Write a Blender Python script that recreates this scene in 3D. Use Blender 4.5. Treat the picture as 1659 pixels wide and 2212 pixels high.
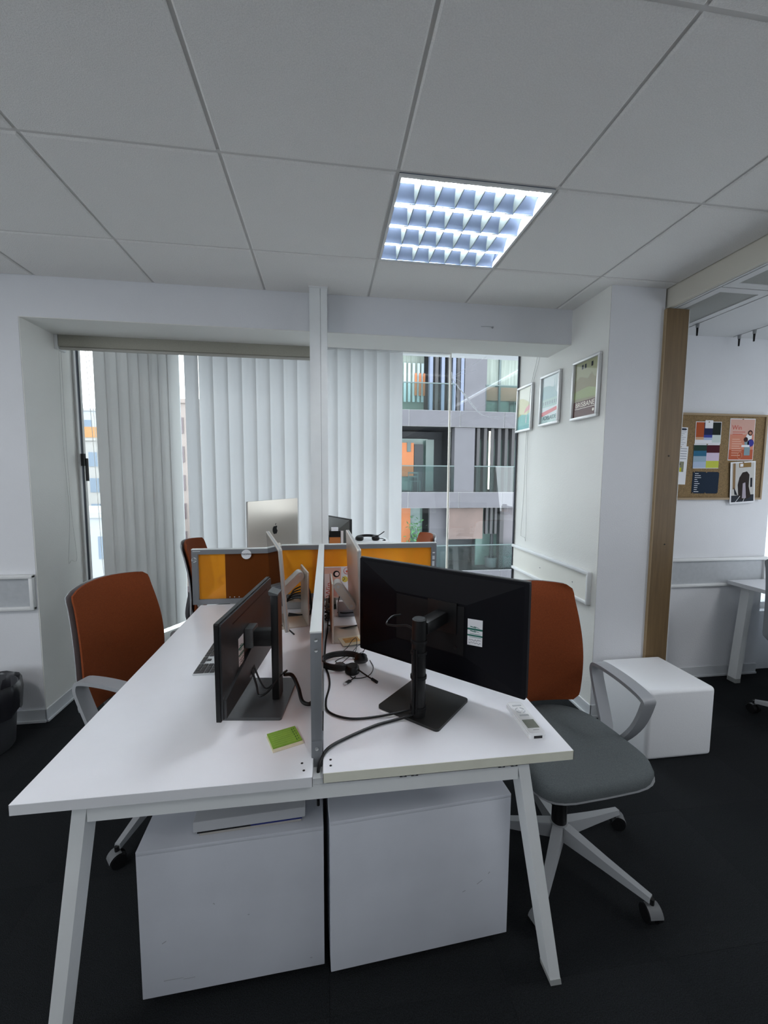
import bpy, bmesh, math, random
from mathutils import Vector, Matrix
random.seed(7)
S = bpy.context.scene
for o in list(bpy.data.objects): bpy.data.objects.remove(o)
COL = S.collection
PI = math.pi
R = math.radians

# ---------------------------------------------------------------- camera
YAW, PIT, ROL, FPX = -0.13807812, -0.08863692, -0.00551611, 896.9
def cam_matrix():
    cy, sy, cp, sp, cr, sr = math.cos(YAW), math.sin(YAW), math.cos(PIT), math.sin(PIT), math.cos(ROL), math.sin(ROL)
    Rz = Matrix(((cy, -sy, 0), (sy, cy, 0), (0, 0, 1)))
    Rx = Matrix(((1, 0, 0), (0, cp, -sp), (0, sp, cp)))
    Ry = Matrix(((cr, 0, sr), (0, 1, 0), (-sr, 0, cr)))
    m = Rz @ Rx @ Ry
    r, f, u = m.col[0], m.col[1], m.col[2]
    M4 = Matrix.Identity(4)
    for i in range(3):
        M4[i][0] = r[i]; M4[i][1] = u[i]; M4[i][2] = -f[i]
    M4[2][3] = 1.45
    return M4
cam = bpy.data.cameras.new('camera')
camo = bpy.data.objects.new('camera', cam); COL.objects.link(camo)
camo.matrix_world = cam_matrix()
cam.sensor_fit = 'HORIZONTAL'; cam.sensor_width = 36.0
cam.lens = 36.0 * FPX / 1659.0
cam.clip_start = 0.05; cam.clip_end = 500
S.camera = camo

# ---------------------------------------------------------------- world, lights, exposure
w = bpy.data.worlds.new('sky'); S.world = w; w.use_nodes = True
nt = w.node_tree; nt.nodes.clear()
out = nt.nodes.new('ShaderNodeOutputWorld'); bg = nt.nodes.new('ShaderNodeBackground')
tc = nt.nodes.new('ShaderNodeTexCoord'); nz = nt.nodes.new('ShaderNodeTexNoise'); cr_ = nt.nodes.new('ShaderNodeValToRGB')
nz.inputs['Scale'].default_value = 3.0; nz.inputs['Detail'].default_value = 6
cr_.color_ramp.elements[0].position = 0.38; cr_.color_ramp.elements[0].color = (0.72, 0.87, 1.0, 1)
cr_.color_ramp.elements[1].position = 0.60; cr_.color_ramp.elements[1].color = (0.98, 0.985, 1.0, 1)
nt.links.new(tc.outputs['Generated'], nz.inputs['Vector']); nt.links.new(nz.outputs['Fac'], cr_.inputs['Fac'])
nt.links.new(cr_.outputs['Color'], bg.inputs['Color']); nt.links.new(bg.outputs['Background'], out.inputs['Surface'])
bg.inputs['Strength'].default_value = 4.8

def area(name, loc, rot, sx, sy, power, color=(1, 1, 1)):
    l = bpy.data.lights.new(name, 'AREA'); l.shape = 'RECTANGLE'; l.size = sx; l.size_y = sy
    l.energy = power; l.color = color
    o = bpy.data.objects.new(name, l); COL.objects.link(o)
    o.location = loc; o.rotation_euler = rot
    return o
# ceiling luminaires out of view, added fill lights at left and back, alcove window daylight
for (lx, ly, p) in ((-1.844, 0.631, 16), (-1.844, -1.769, 8), (0.556, -0.569, 9), (3.2, 0.6, 16)):  # left front and alcove lights are added to brighten the desks and cube
    area('unseen_ceiling_light', (lx, ly, 2.495 if lx < 2 else 2.385), (0, 0, 0), 0.55, 0.55, p, (0.97, 0.98, 1.0))
area('left_fill_light', (-3.9, -0.6, 1.35), (0, R(-108), 0), 1.7, 3.6, 62, (0.86, 0.93, 1.0))  # unseen fill light tilted up to brighten the ceiling; no window built there
area('back_fill_light', (0.6, -3.4, 1.3), (R(112), 0, 0), 4.5, 1.8, 10, (0.88, 0.94, 1.0))  # unseen fill light added behind the camera; the wall there is solid
area('alcove_window_light', (4.45, 0.4, 1.3), (0, R(105), 0), 1.7, 3.0, 30, (0.86, 0.93, 1.0))

S.view_settings.view_transform = 'Standard'
S.view_settings.look = 'None'
S.view_settings.gamma = 1.0
S.view_settings.use_curve_mapping = False
S.view_settings.exposure = 0.12

# ---------------------------------------------------------------- materials
MATS = {}
def srgb(c):
    if isinstance(c, (tuple, list)): v = [x / 255.0 for x in c]
    return tuple(((x / 12.92) if x <= 0.04045 else ((x + 0.055) / 1.055) ** 2.4) for x in v) + (1.0,)
def mat(name, col, rough=0.5, metal=0.0, var=0.0, scale=20.0, bump=0.0, bscale=60.0, emit=0.0, trans=0.0, spec=0.5, stretch=None, coat=0.0):
    if name in MATS: return MATS[name]
    m = bpy.data.materials.new(name); m.use_nodes = True
    n = m.node_tree; b = n.nodes['Principled BSDF']
    c = srgb(col) if max(col) > 1.0 else tuple(col) + (1.0,)
    b.inputs['Base Color'].default_value = c
    b.inputs['Roughness'].default_value = rough; b.inputs['Metallic'].default_value = metal
    b.inputs['Specular IOR Level'].default_value = spec
    b.inputs['Coat Weight'].default_value = coat
    t = None
    def coords():
        t = n.nodes.new('ShaderNodeTexCoord'); mp = n.nodes.new('ShaderNodeMapping')
        n.links.new(t.outputs['Object'], mp.inputs['Vector'])
        if stretch: mp.inputs['Scale'].default_value = stretch
        return mp
    if var > 0 or bump > 0: mp = coords()
    if var > 0:
        z = n.nodes.new('ShaderNodeTexNoise'); z.inputs['Scale'].default_value = scale; z.inputs['Detail'].default_value = 5
        n.links.new(mp.outputs['Vector'], z.inputs['Vector'])
        r = n.nodes.new('ShaderNodeValToRGB')
        r.color_ramp.elements[0].position = 0.3; r.color_ramp.elements[1].position = 0.7
        r.color_ramp.elements[0].color = tuple(x * (1 - var) for x in c[:3]) + (1,)
        r.color_ramp.elements[1].color = tuple(min(1, x * (1 + var)) for x in c[:3]) + (1,)
        n.links.new(z.outputs['Fac'], r.inputs['Fac']); n.links.new(r.outputs['Color'], b.inputs['Base Color'])
    if bump > 0:
        z2 = n.nodes.new('ShaderNodeTexNoise'); z2.inputs['Scale'].default_value = bscale; z2.inputs['Detail'].default_value = 3
        n.links.new(mp.outputs['Vector'], z2.inputs['Vector'])
        bp = n.nodes.new('ShaderNodeBump'); bp.inputs['Strength'].default_value = bump; bp.inputs['Distance'].default_value = 0.01
        n.links.new(z2.outputs['Fac'], bp.inputs['Height']); n.links.new(bp.outputs['Normal'], b.inputs['Normal'])
    if emit > 0:
        b.inputs['Emission Color'].default_value = c; b.inputs['Emission Strength'].default_value = emit
    MATS[name] = m
    return m
def mat_glass(name, tint=(0.96, 0.98, 0.98), refl=0.04):
    m = bpy.data.materials.new(name); m.use_nodes = True; n = m.node_tree; n.nodes.clear()
    o = n.nodes.new('ShaderNodeOutputMaterial'); mx = n.nodes.new('ShaderNodeMixShader')
    tr = n.nodes.new('ShaderNodeBsdfTransparent'); gl = n.nodes.new('ShaderNodeBsdfGlossy')
    lw = n.nodes.new('ShaderNodeLayerWeight'); lw.inputs['Blend'].default_value = 0.5
    pw = n.nodes.new('ShaderNodeMath'); pw.operation = 'POWER'; pw.inputs[1].default_value = 5
    ma = n.nodes.new('ShaderNodeMath'); ma.operation = 'MULTIPLY_ADD'; ma.inputs[1].default_value = 0.9; ma.inputs[2].default_value = refl
    tr.inputs['Color'].default_value = tint + (1,); gl.inputs['Roughness'].default_value = 0.0
    n.links.new(lw.outputs['Facing'], pw.inputs[0]); n.links.new(pw.outputs[0], ma.inputs[0]); n.links.new(ma.outputs[0], mx.inputs[0])
    n.links.new(tr.outputs[0], mx.inputs[1]); n.links.new(gl.outputs[0], mx.inputs[2]); n.links.new(mx.outputs[0], o.inputs['Surface'])
    MATS[name] = m; return m
def mat_translucent(name, col, tcol, fac, see=0.0, gloss=0.0):
    m = bpy.data.materials.new(name); m.use_nodes = True; n = m.node_tree; n.nodes.clear()
    o = n.nodes.new('ShaderNodeOutputMaterial')
    d = n.nodes.new('ShaderNodeBsdfDiffuse'); d.inputs['Color'].default_value = col + (1,)
    t = n.nodes.new('ShaderNodeBsdfTranslucent'); t.inputs['Color'].default_value = tcol + (1,)
    mx = n.nodes.new('ShaderNodeMixShader'); mx.inputs[0].default_value = fac
    n.links.new(d.outputs[0], mx.inputs[1]); n.links.new(t.outputs[0], mx.inputs[2]); cur = mx
    if see > 0:
        tr = n.nodes.new('ShaderNodeBsdfTransparent'); tr.inputs['Color'].default_value = tcol + (1,)
        m2 = n.nodes.new('ShaderNodeMixShader'); m2.inputs[0].default_value = see
        n.links.new(cur.outputs[0], m2.inputs[1]); n.links.new(tr.outputs[0], m2.inputs[2]); cur = m2
    if gloss > 0:
        g = n.nodes.new('ShaderNodeBsdfGlossy'); g.inputs['Roughness'].default_value = 0.15
        m3 = n.nodes.new('ShaderNodeMixShader'); m3.inputs[0].default_value = gloss
        n.links.new(cur.outputs[0], m3.inputs[1]); n.links.new(g.outputs[0], m3.inputs[2]); cur = m3
    n.links.new(cur.outputs[0], o.inputs['Surface']); MATS[name] = m; return m

WALL = mat('wall_paint', (0.70, 0.71, 0.735), 0.75, var=0.02, scale=3, bump=0.12, bscale=140)
WALLW = mat('wall_paint_warm', (0.72, 0.72, 0.69), 0.75, var=0.02, scale=3, bump=0.1, bscale=140)
TILE = mat('mineral_tile', (0.80, 0.79, 0.765), 0.9, var=0.06, scale=260, bump=0.35, bscale=320)
TGRID = mat('grid_metal', (0.62, 0.61, 0.59), 0.5)
CARPET = mat('carpet', (0.016, 0.018, 0.020), 0.95, var=0.5, scale=350, bump=0.9, bscale=420, spec=0.15)
CARPET2 = mat('carpet_cross', (0.014, 0.016, 0.018), 0.95, var=0.5, scale=350, bump=0.9, bscale=420, spec=0.15)
DESK = mat('desk_laminate', (0.85, 0.86, 0.90), 0.32, var=0.015, scale=8, bump=0.02, bscale=300)
EDGE = mat('desk_edge_cream', (0.66, 0.66, 0.56), 0.5, var=0.04, scale=15)
EDGEW = mat('desk_edge_white', (0.66, 0.67, 0.69), 0.45)
FRAMEW = mat('white_steel', (0.74, 0.76, 0.76), 0.4, var=0.02, scale=12)
PED = mat('pedestal_white', (0.58, 0.60, 0.65), 0.5, var=0.05, scale=5)
SMUDGE = mat('scuff_mark', (0.36, 0.37, 0.40), 0.7)
ALU = mat('aluminium', (0.62, 0.63, 0.63), 0.35, metal=0.85)
ALUM = mat('silver_aluminium', (0.63, 0.575, 0.51), 0.36, metal=0.55)
GREYF = mat('divider_grey', (0.20, 0.21, 0.225), 0.45, metal=0.3)
GREYT = mat('divider_top', (0.74, 0.77, 0.76), 0.4, metal=0.1)
ORANGEP = mat('fabric_orange', (0.62, 0.16, 0.035), 0.85, var=0.12, scale=200, bump=0.2, bscale=500)
ORANGE = mat('chair_orange', (0.22, 0.050, 0.014), 0.9, var=0.15, scale=300, bump=0.35, bscale=600, spec=0.2)
SEATG = mat('seat_charcoal', (0.10, 0.112, 0.116), 0.9, var=0.15, scale=300, bump=0.3, bscale=600, spec=0.2)
CHGREY = mat('chair_plastic_grey', (0.30, 0.31, 0.325), 0.45)
CHMID = mat('chair_leg_grey', (0.31, 0.32, 0.33), 0.4)
BLACK = mat('black_plastic', (0.006, 0.006, 0.0065), 0.4, spec=0.35)
BLACKM = mat('black_matte', (0.006, 0.006, 0.007), 0.6, spec=0.25)
MONBK = mat('monitor_back_black', (0.003, 0.003, 0.005), 0.55, spec=0.12)
DARKG = mat('monitor_dark_grey', (0.030, 0.031, 0.033), 0.32)
BASEG = mat('stand_dark_grey', (0.07, 0.075, 0.078), 0.3)
SCREEN = mat('screen_glass', (0.004, 0.004, 0.005), 0.08)
WHITEP = mat('white_plastic', (0.78, 0.79, 0.80), 0.35)
CUBE = mat('cube_plastic', (0.80, 0.81, 0.83), 0.5, bump=0.08, bscale=250)
WOOD = mat('beech_board', (0.150, 0.094, 0.040), 0.55, var=0.16, scale=14, stretch=(6, 6, 0.35), bump=0.05)
CORK = mat('cork', (0.25, 0.165, 0.075), 0.9, var=0.35, scale=170, bump=0.5, bscale=300)
CORKF = mat('board_frame_wood', (0.32, 0.23, 0.13), 0.6)
PAPER = mat('paper_white', (0.78, 0.79, 0.82), 0.7)
INK = mat('ink_dark', (0.02, 0.022, 0.03), 0.7, spec=0.1)
NAVY = mat('ink_navy', (0.014, 0.026, 0.048), 0.7, spec=0.1)
SLAT = mat_translucent('blind_fabric', (0.74, 0.745, 0.73), (0.78, 0.79, 0.82), 0.20)
SLAT2 = mat_translucent('blind_fabric_dense', (0.70, 0.70, 0.68), (0.60, 0.60, 0.58), 0.03)
ROLLER = mat('roller_fabric', (0.33, 0.32, 0.27), 0.85, var=0.05, scale=200)
GLASS = mat_glass('window_glass')
GLASSR = mat_glass('window_glass_side', refl=0.07)
ACRYL = mat_translucent('orange_acrylic', (0.80, 0.40, 0.05), (1.0, 0.60, 0.09), 0.40, see=0.45, gloss=0.03)
ACRYLD = mat('unlit_orange_panel', (0.13, 0.034, 0.005), 0.7, spec=0.1)  # unlit look of this stretch is put into a dark orange colour
CORD = mat('cord_white', (0.6, 0.6, 0.58), 0.6)
TUBE = mat('lamp_tube', (0.93, 0.97, 1.0), 0.4, emit=60.0)
MIRROR = mat('louvre_mirror', (0.12, 0.155, 0.23), 0.30, metal=0.7)  # blue of the reflected windows is put into the reflector colour
MIRRORB = mat('louvre_blade', (0.15, 0.18, 0.18), 0.5, metal=0.2)
TRUNK = mat('trunking_white', (0.70, 0.71, 0.71), 0.4)
TRUNKG = mat('trunking_grey', (0.42, 0.44, 0.46), 0.6, var=0.04, scale=40)

# ---------------------------------------------------------------- mesh builder
class MB:
    def __init__(s): s.v = []; s.f = []; s.m = []; s.sm = []; s.mats = []
    def mi(s, m):
        if m not in s.mats: s.mats.append(m)
        return s.mats.index(m)
    def add(s, vs, fs, m, smooth=False, M=None):
        k = len(s.v)
        for p in vs:
            p = Vector(p)
            if M is not None: p = M @ p
            s.v.append(tuple(p))
        i = s.mi(m)
        for f in fs:
            s.f.append(tuple(k + a for a in f)); s.m.append(i); s.sm.append(smooth)
        return s
    def box(s, x0, x1, y0, y1, z0, z1, m, M=None, b=0.0, seg=2):
        if b > 0:
            bm = bmesh.new(); bmesh.ops.create_cube(bm, size=1)
            for v in bm.verts:
                v.co = Vector(((x0 + x1) / 2 + v.co.x * (x1 - x0), (y0 + y1) / 2 + v.co.y * (y1 - y0), (z0 + z1) / 2 + v.co.z * (z1 - z0)))
            bmesh.ops.bevel(bm, geom=list(bm.edges), offset=b, segments=seg, profile=0.5, affect='EDGES')
            bm.verts.index_update()
            s.add([v.co for v in bm.verts], [[v.index for v in f.verts] for f in bm.faces], m, True, M); bm.free(); return s
        vs = [(x0, y0, z0), (x1, y0, z0), (x1, y1, z0), (x0, y1, z0), (x0, y0, z1), (x1, y0, z1), (x1, y1, z1), (x0, y1, z1)]
        fs = [(0, 3, 2, 1), (4, 5, 6, 7), (0, 1, 5, 4), (1, 2, 6, 5), (2, 3, 7, 6), (3, 0, 4, 7)]
        return s.add(vs, fs, m, False, M)
    def prism(s, pts, z0, z1, m, M=None, smooth=False):
        n = len(pts)
        vs = [(x, y, z0) for x, y in pts] + [(x, y, z1) for x, y in pts]
        fs = [tuple(range(n - 1, -1, -1)), tuple(range(n, 2 * n))] + [(i, (i + 1) % n, n + (i + 1) % n, n + i) for i in range(n)]
        return s.add(vs, fs, m, smooth, M)
    def cyl(s, a, b_, r0, r1, m, n=16, cap=True, smooth=True):
        a, b_ = Vector(a), Vector(b_); d = (b_ - a).normalized()
        u = d.orthogonal().normalized(); w_ = d.cross(u)
        vs = []
        for c, r in ((a, r0), (b_, r1)):
            for i in range(n):
                t = 2 * PI * i / n; vs.append(c + u * math.cos(t) * r + w_ * math.sin(t) * r)
        s.add(vs, [(i, (i + 1) % n, n + (i + 1) % n, n + i) for i in range(n)], m, smooth)
        if cap:
            s.add(vs[:n], [tuple(range(n - 1, -1, -1))], m); s.add(vs[n:], [tuple(range(n))], m)
        return s
    def tube(s, pts, r, m, n=8, sub=6, closed=False):
        P = [Vector(p) for p in pts]; Q = []
        if sub > 1 and len(P) > 2:
            N = len(P)
            for i in range(N if closed else N - 1):
                p1, p2 = P[i], P[(i + 1) % N]
                p0 = P[(i - 1) % N] if closed or i > 0 else p1 * 2 - p2
                p3 = P[(i + 2) % N] if closed or i + 2 < N else p2 * 2 - p1
                for k in range(sub):
                    t = k / sub
                    Q.append(0.5 * ((2 * p1) + (-p0 + p2) * t + (2 * p0 - 5 * p1 + 4 * p2 - p3) * t * t + (-p0 + 3 * p1 - 3 * p2 + p3) * t ** 3))
            if not closed: Q.append(P[-1])
        else: Q = P
        N = len(Q); u = None; vs = []
        for i in range(N):
            d = (Q[(i + 1) % N] - Q[i - 1]) if (closed or 0 < i < N - 1) else (Q[1] - Q[0] if i == 0 else Q[-1] - Q[-2])
            if d.length < 1e-9: d = Vector((0, 0, 1))
            d.normalize()
            if u is None: u = d.orthogonal().normalized()
            u = (u - d * u.dot(d))
            u = u.normalized() if u.length > 1e-6 else d.orthogonal().normalized()
            w_ = d.cross(u)
            for k in range(n):
                t = 2 * PI * k / n; vs.append(Q[i] + (u * math.cos(t) + w_ * math.sin(t)) * r)
        fs = []
        for i in range(N if closed else N - 1):
            j = (i + 1) % N
            for k in range(n): fs.append((i * n + k, i * n + (k + 1) % n, j * n + (k + 1) % n, j * n + k))
        if not closed:
            fs.append(tuple(range(n - 1, -1, -1))); fs.append(tuple((N - 1) * n + k for k in range(n)))
        return s.add(vs, fs, m, True)
    def beam(s, a, b_, wx, wy, m, up=(0, 1, 0)):
        # box section along a->b; 'up' fixes the wy direction
        a, b_ = Vector(a), Vector(b_); d = (b_ - a).normalized(); y = Vector(up); y = (y - d * y.dot(d)).normalized(); x = y.cross(d)
        vs = [p + x * sx * wx / 2 + y * sy * wy / 2 for p in (a, b_) for sx, sy in ((-1, -1), (1, -1), (1, 1), (-1, 1))]
        return s.add(vs, [(0, 3, 2, 1), (4, 5, 6, 7), (0, 1, 5, 4), (1, 2, 6, 5), (2, 3, 7, 6), (3, 0, 4, 7)], m)
    def lathe(s, prof, m, n=24, M=None):
        vs = []; k = len(prof)
        for i in range(n):
            t = 2 * PI * i / n
            for r, z in prof: vs.append((r * math.cos(t), r * math.sin(t), z))
        fs = []
        for i in range(n):
            j = (i + 1) % n
            for a in range(k - 1): fs.append((i * k + a, j * k + a, j * k + a + 1, i * k + a + 1))
        return s.add(vs, fs, m, True, M)
    def mesh(s, name, off=(0, 0, 0)):
        me = bpy.data.meshes.new(name)
        me.from_pydata([(x - off[0], y - off[1], z - off[2]) for x, y, z in s.v], [], s.f)
        for m in s.mats: me.materials.append(m)
        for p, i, sm in zip(me.polygons, s.m, s.sm): p.material_index = i; p.use_smooth = sm
        bm = bmesh.new(); bm.from_mesh(me); bmesh.ops.recalc_face_normals(bm, faces=bm.faces); bm.to_mesh(me); bm.free()
        if any(s.sm): me.set_sharp_from_angle(angle=R(42))
        me.update(); return me
def wloc(o):
    v = Vector((0, 0, 0))
    while o: v += o.location; o = o.parent
    return v
def put(name, mb, parent=None, world=True, label=None):
    off = wloc(parent) if (parent and world) else (0, 0, 0)
    o = bpy.data.objects.new(name, mb.mesh(name, off)); COL.objects.link(o)
    if parent: o.parent = parent
    if label: o['label'] = label
    return o
def tag(o, label, cat=None, group=None):
    o['label'] = label
    if cat: o['category'] = cat
    if group: o['group'] = group
    return o
def thing(name, label, cat, loc=(0, 0, 0), rz=0, group=None):
    o = bpy.data.objects.new(name, None); COL.objects.link(o); o.empty_display_size = 0.05
    o.location = loc; o.rotation_euler = (0, 0, rz); return tag(o, label, cat, group)
def struct(name, mb=None, parent=None, label=None):
    if mb is None:
        o = bpy.data.objects.new(name, None); COL.objects.link(o)
    else: o = put(name, mb, parent)
    if parent is None: o['kind'] = 'structure'
    if label: o['label'] = label
    return o
def dup(o, parent=None):
    c = o.copy(); COL.objects.link(c)
    if parent: c.parent = parent
    for ch in list(o.children): dup(ch, c)
    return c
def text_mb(body, size, m, M, align='CENTER', ex=0.0003, mbx=None):
    cu = bpy.data.curves.new('lettering', 'FONT'); cu.body = body; cu.size = size; cu.extrude = ex; cu.align_x = align; cu.align_y = 'CENTER'
    cu.resolution_u = 3
    o = bpy.data.objects.new('lettering', cu); COL.objects.link(o)
    dg = bpy.context.evaluated_depsgraph_get(); me = bpy.data.meshes.new_from_object(o.evaluated_get(dg))
    mbx = mbx or MB()
    mbx.add([v.co.copy() for v in me.vertices], [tuple(p.vertices) for p in me.polygons], m, False, M)
    bpy.data.objects.remove(o); bpy.data.meshes.remove(me); bpy.data.curves.remove(cu)
    return mbx
def T(x, y, z): return Matrix.Translation((x, y, z))
def RZ(a): return Matrix.Rotation(a, 4, 'Z')
def RX(a): return Matrix.Rotation(a, 4, 'X')
def RY(a): return Matrix.Rotation(a, 4, 'Y')
# frame for prints on a wall facing -y: local (x,y,z) -> world (x, -z, y)
FACE_S = Matrix(((1, 0, 0, 0), (0, 0, -1, 0), (0, 1, 0, 0), (0, 0, 0, 1)))
# frame for prints on the right wall facing -x: local x -> -y ... reads left to right seen from the room
FACE_W = Matrix(((0, 0, -1, 0), (-1, 0, 0, 0), (0, 1, 0, 0), (0, 0, 0, 1)))

# ================================================================ ROOM SHELL
CZ = 2.509
# floor of carpet tiles
fl = struct('floor', MB().box(-4.0, 4.6, -3.5, 3.85, -0.12, -0.012, CARPET))
me_a = MB().box(-0.2495, 0.2495, -0.2495, 0.2495, -0.012, 0, CARPET).mesh('carpet_tile')
me_b = MB().box(-0.2495, 0.2495, -0.2495, 0.2495, -0.012, 0, CARPET2).mesh('carpet_tile')
for i in range(17):
    for j in range(15):
        x, y = -3.75 + 0.5 * i, -3.25 + 0.5 * j
        if x > 4.4 or y > 3.9: continue
        if y > 3.0 and not (-1.7 < x < 1.7): continue
        o = bpy.data.objects.new('carpet_tile', me_a if (i + j) % 2 else me_b); COL.objects.link(o); o.parent = fl; o.location = (x, y, 0)
# ceiling: slab, T grid, tiles
ce = struct('ceiling', MB().box(-4.0, 1.96, -3.5, 2.60, 2.62, 2.70, TGRID))
gx = [-0.944 + 0.6 * i for i in range(-5, 5)]
gy = [1.531 + 0.6 * j for j in range(-8, 2)]
g = MB()
for x in gx: g.box(x - 0.012, x + 0.012, -3.5, 2.57, 2.511, 2.53, TGRID)
for y in gy: g.box(-4.0, 1.92, y - 0.012, y + 0.012, 2.5105, 2.53, TGRID)
put('ceiling_grid', g, ce)
bx = [-4.0] + gx + [1.92]; by = [-3.5] + gy + [2.57]
cache = {}
for i in range(len(bx) - 1):
    for j in range(len(by) - 1):
        x0, x1, y0, y1 = bx[i] + 0.006, bx[i + 1] - 0.006, by[j] + 0.006, by[j + 1] - 0.006
        if x1 - x0 < 0.03 or y1 - y0 < 0.03: continue
        cxm, cym = (x0 + x1) / 2, (y0 + y1) / 2
        if abs(cxm - 0.556) < 0.1 and abs(cym - 1.831) < 0.1: continue
        k = (round(x1 - x0, 3), round(y1 - y0, 3))
        if k not in cache:
            a, b = k[0] / 2, k[1] / 2
            vs = [(-a, -b, 2.525), (a, -b, 2.525), (a, b, 2.525), (-a, b, 2.525)]
            c = 0.006
            vs += [(-a, -b, 2.509), (a, -b, 2.509), (a, b, 2.509), (-a, b, 2.509)]
            vs += [(-a + c, -b + c, 2.504), (a - c, -b + c, 2.504), (a - c, b - c, 2.504), (-a + c, b - c, 2.504)]
            fs = [(0, 1, 2, 3)] + [(p + i_, p + (i_ + 1) % 4, p + 4 + (i_ + 1) % 4, p + 4 + i_) for p in (0, 4) for i_ in range(4)] + [(8, 9, 10, 11)]
            cache[k] = MB().add(vs, fs, TILE).mesh('ceiling_tile')
        o = bpy.data.objects.new('ceiling_tile', cache[k]); COL.objects.link(o); o.parent = ce; o.location = (cxm, cym, 0)
# walls
struct('wall_front', MB().box(-4.0, -1.64, 2.57, 3.04, 0, 2.62, WALL))
struct('wall_left', MB().box(-4.15, -4.0, -3.5, 2.6, 0, 2.62, WALL))
struct('wall_back', MB().box(-4.15, 4.75, -3.65, -3.5, 0, 2.62, WALL))
struct('wall_far_right', MB().box(4.6, 4.75, -3.5, 3.9, 0, 2.62, WALL))
mbw = MB().box(1.572, 1.905, 2.20, 3.30, 0, CZ + 0.05, WALL)
mbw.box(1.5695, 1.572, 2.202, 3.30, 0, CZ + 0.05, WALLW)
struct('wall_right', mbw)
struct('wall_alcove', MB().box(1.905, 3.15, 2.57, 3.3, 0, 2.55, WALL))
# reveal lining of the bay, soffit and bay ceiling
struct('trim_1', MB().box(-1.64, -1.635, 2.572, 3.04, 0, 2.3, WALLW), label='pale lining of the window reveal at the left')
sf = MB().box(-1.64, 1.5695, 2.57, 2.855, 2.294, CZ + 0.02, WALL); sf.box(-1.6399, 1.5694, 2.571, 2.8549, 2.290, 2.294, WALLW)
struct('soffit', sf, label='white boxed beam above the window bay')
struct('ceiling_bay', MB().box(-1.8, 1.9, 2.855, 3.95, 2.57, 2.65, WALL))
struct('trim_2', MB().prism([(-1.66, 3.0), (-1.24, 3.66), (1.1, 3.66), (1.5695, 3.2), (1.5695, 3.34), (1.16, 3.80), (-1.26, 3.80), (-1.74, 3.05)], 0, 0.15, WALLW), label='low white sill under the bay windows')
# bulkhead and lower metal ceiling of the alcove
struct('ceiling_bulkhead', MB().box(1.92, 1.945, -3.5, 2.57, 2.40, 2.56, mat('bulkhead_beige', (0.60, 0.575, 0.50), 0.7)))
ac = struct('ceiling_alcove', MB().box(1.945, 4.6, -3.5, 2.57, 2.412, 2.50, BLACKM))
CM = mat('ceiling_metal', (0.60, 0.61, 0.61), 0.5); CMG = mat('ceiling_inset', (0.30, 0.31, 0.29), 0.7, var=0.05, scale=200)
def inset_panel(x0, x1, y0, y1):
    m = MB(); f = 0.045
    for a, b, c, d in ((x0, x1, y0, y0 + f), (x0, x1, y1 - f, y1), (x0, x0 + f, y0 + f, y1 - f), (x1 - f, x1, y0 + f, y1 - f)):
        m.box(a, b, c, d, 2.397, 2.411, CM)
    o = put('metal_panel', m, ac); put('inset', MB().box(x0 + f, x1 - f, y0 + f, y1 - f, 2.401, 2.409, CMG), o)
put('edge_strip', MB().box(1.9455, 1.957, -3.5, 2.57, 2.397, 2.411, CM), ac)
for y1 in (2.569, 1.915, 1.26, 0.605, -0.05): inset_panel(1.967, 2.285, y1 - 0.645, y1)
for x0, x1 in ((2.297, 2.74), (2.752, 3.20), (3.212, 3.66), (3.672, 4.12), (4.13, 4.59)):
    put('metal_panel', MB().box(x0, x1, -3.5, 2.569, 2.397, 2.411, CM), ac)
for i, (x, y) in enumerate(((2.291, 2.475), (2.291, 2.38), (2.746, 2.52), (2.746, 2.42), (2.746, 2.32))):
    t = thing('ceiling_hook', ('short black ceiling peg nearest the alcove wall, beside the wooden board', 'short black ceiling peg second from the wooden board', 'leftmost of the three black ceiling pegs above the corkboard', 'middle of the three black ceiling pegs above the corkboard', 'rightmost of the three black ceiling pegs above the corkboard')[i], 'hook', (x, y, 2.396), 0, 'black pegs under the low metal ceiling')
    m = MB().cyl((x, y, 2.396), (x, y, 2.372), 0.011, 0.009, CHMID, 10); put('collar', m, t)
    put('peg', MB().cyl((x, y, 2.374), (x, y, 2.325), 0.0065, 0.005, BLACK, 10), t)
# baseboards
BBM = mat('baseboard_pvc', (0.60, 0.62, 0.64), 0.45)
def bb(name, x0, x1, y0, y1, sx=0, sy=-1):
    m = MB().box(x0, x1, y0, y1, 0.0, 0.075, BBM)
    ox0, ox1, oy0, oy1 = x0 + (min(sx, 0) * 0.008), x1 + (max(sx, 0) * 0.008), y0 + (min(sy, 0) * 0.008), y1 + (max(sy, 0) * 0.008)
    m.box(ox0, ox1, oy0, oy1, 0.0, 0.012, BBM)
    struct(name, m)
bb('baseboard_front', -4.0, -1.632, 2.562, 2.57)
bb('baseboard_reveal', -1.635, -1.627, 2.562, 3.04, 1, 0)
bb('baseboard_pillar', 1.565, 1.905, 2.192, 2.20)
bb('baseboard_right', 1.5615, 1.5695, 2.192, 3.28, -1, 0)
bb('baseboard_alcove', 1.905, 3.15, 2.562, 2.57)
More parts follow.
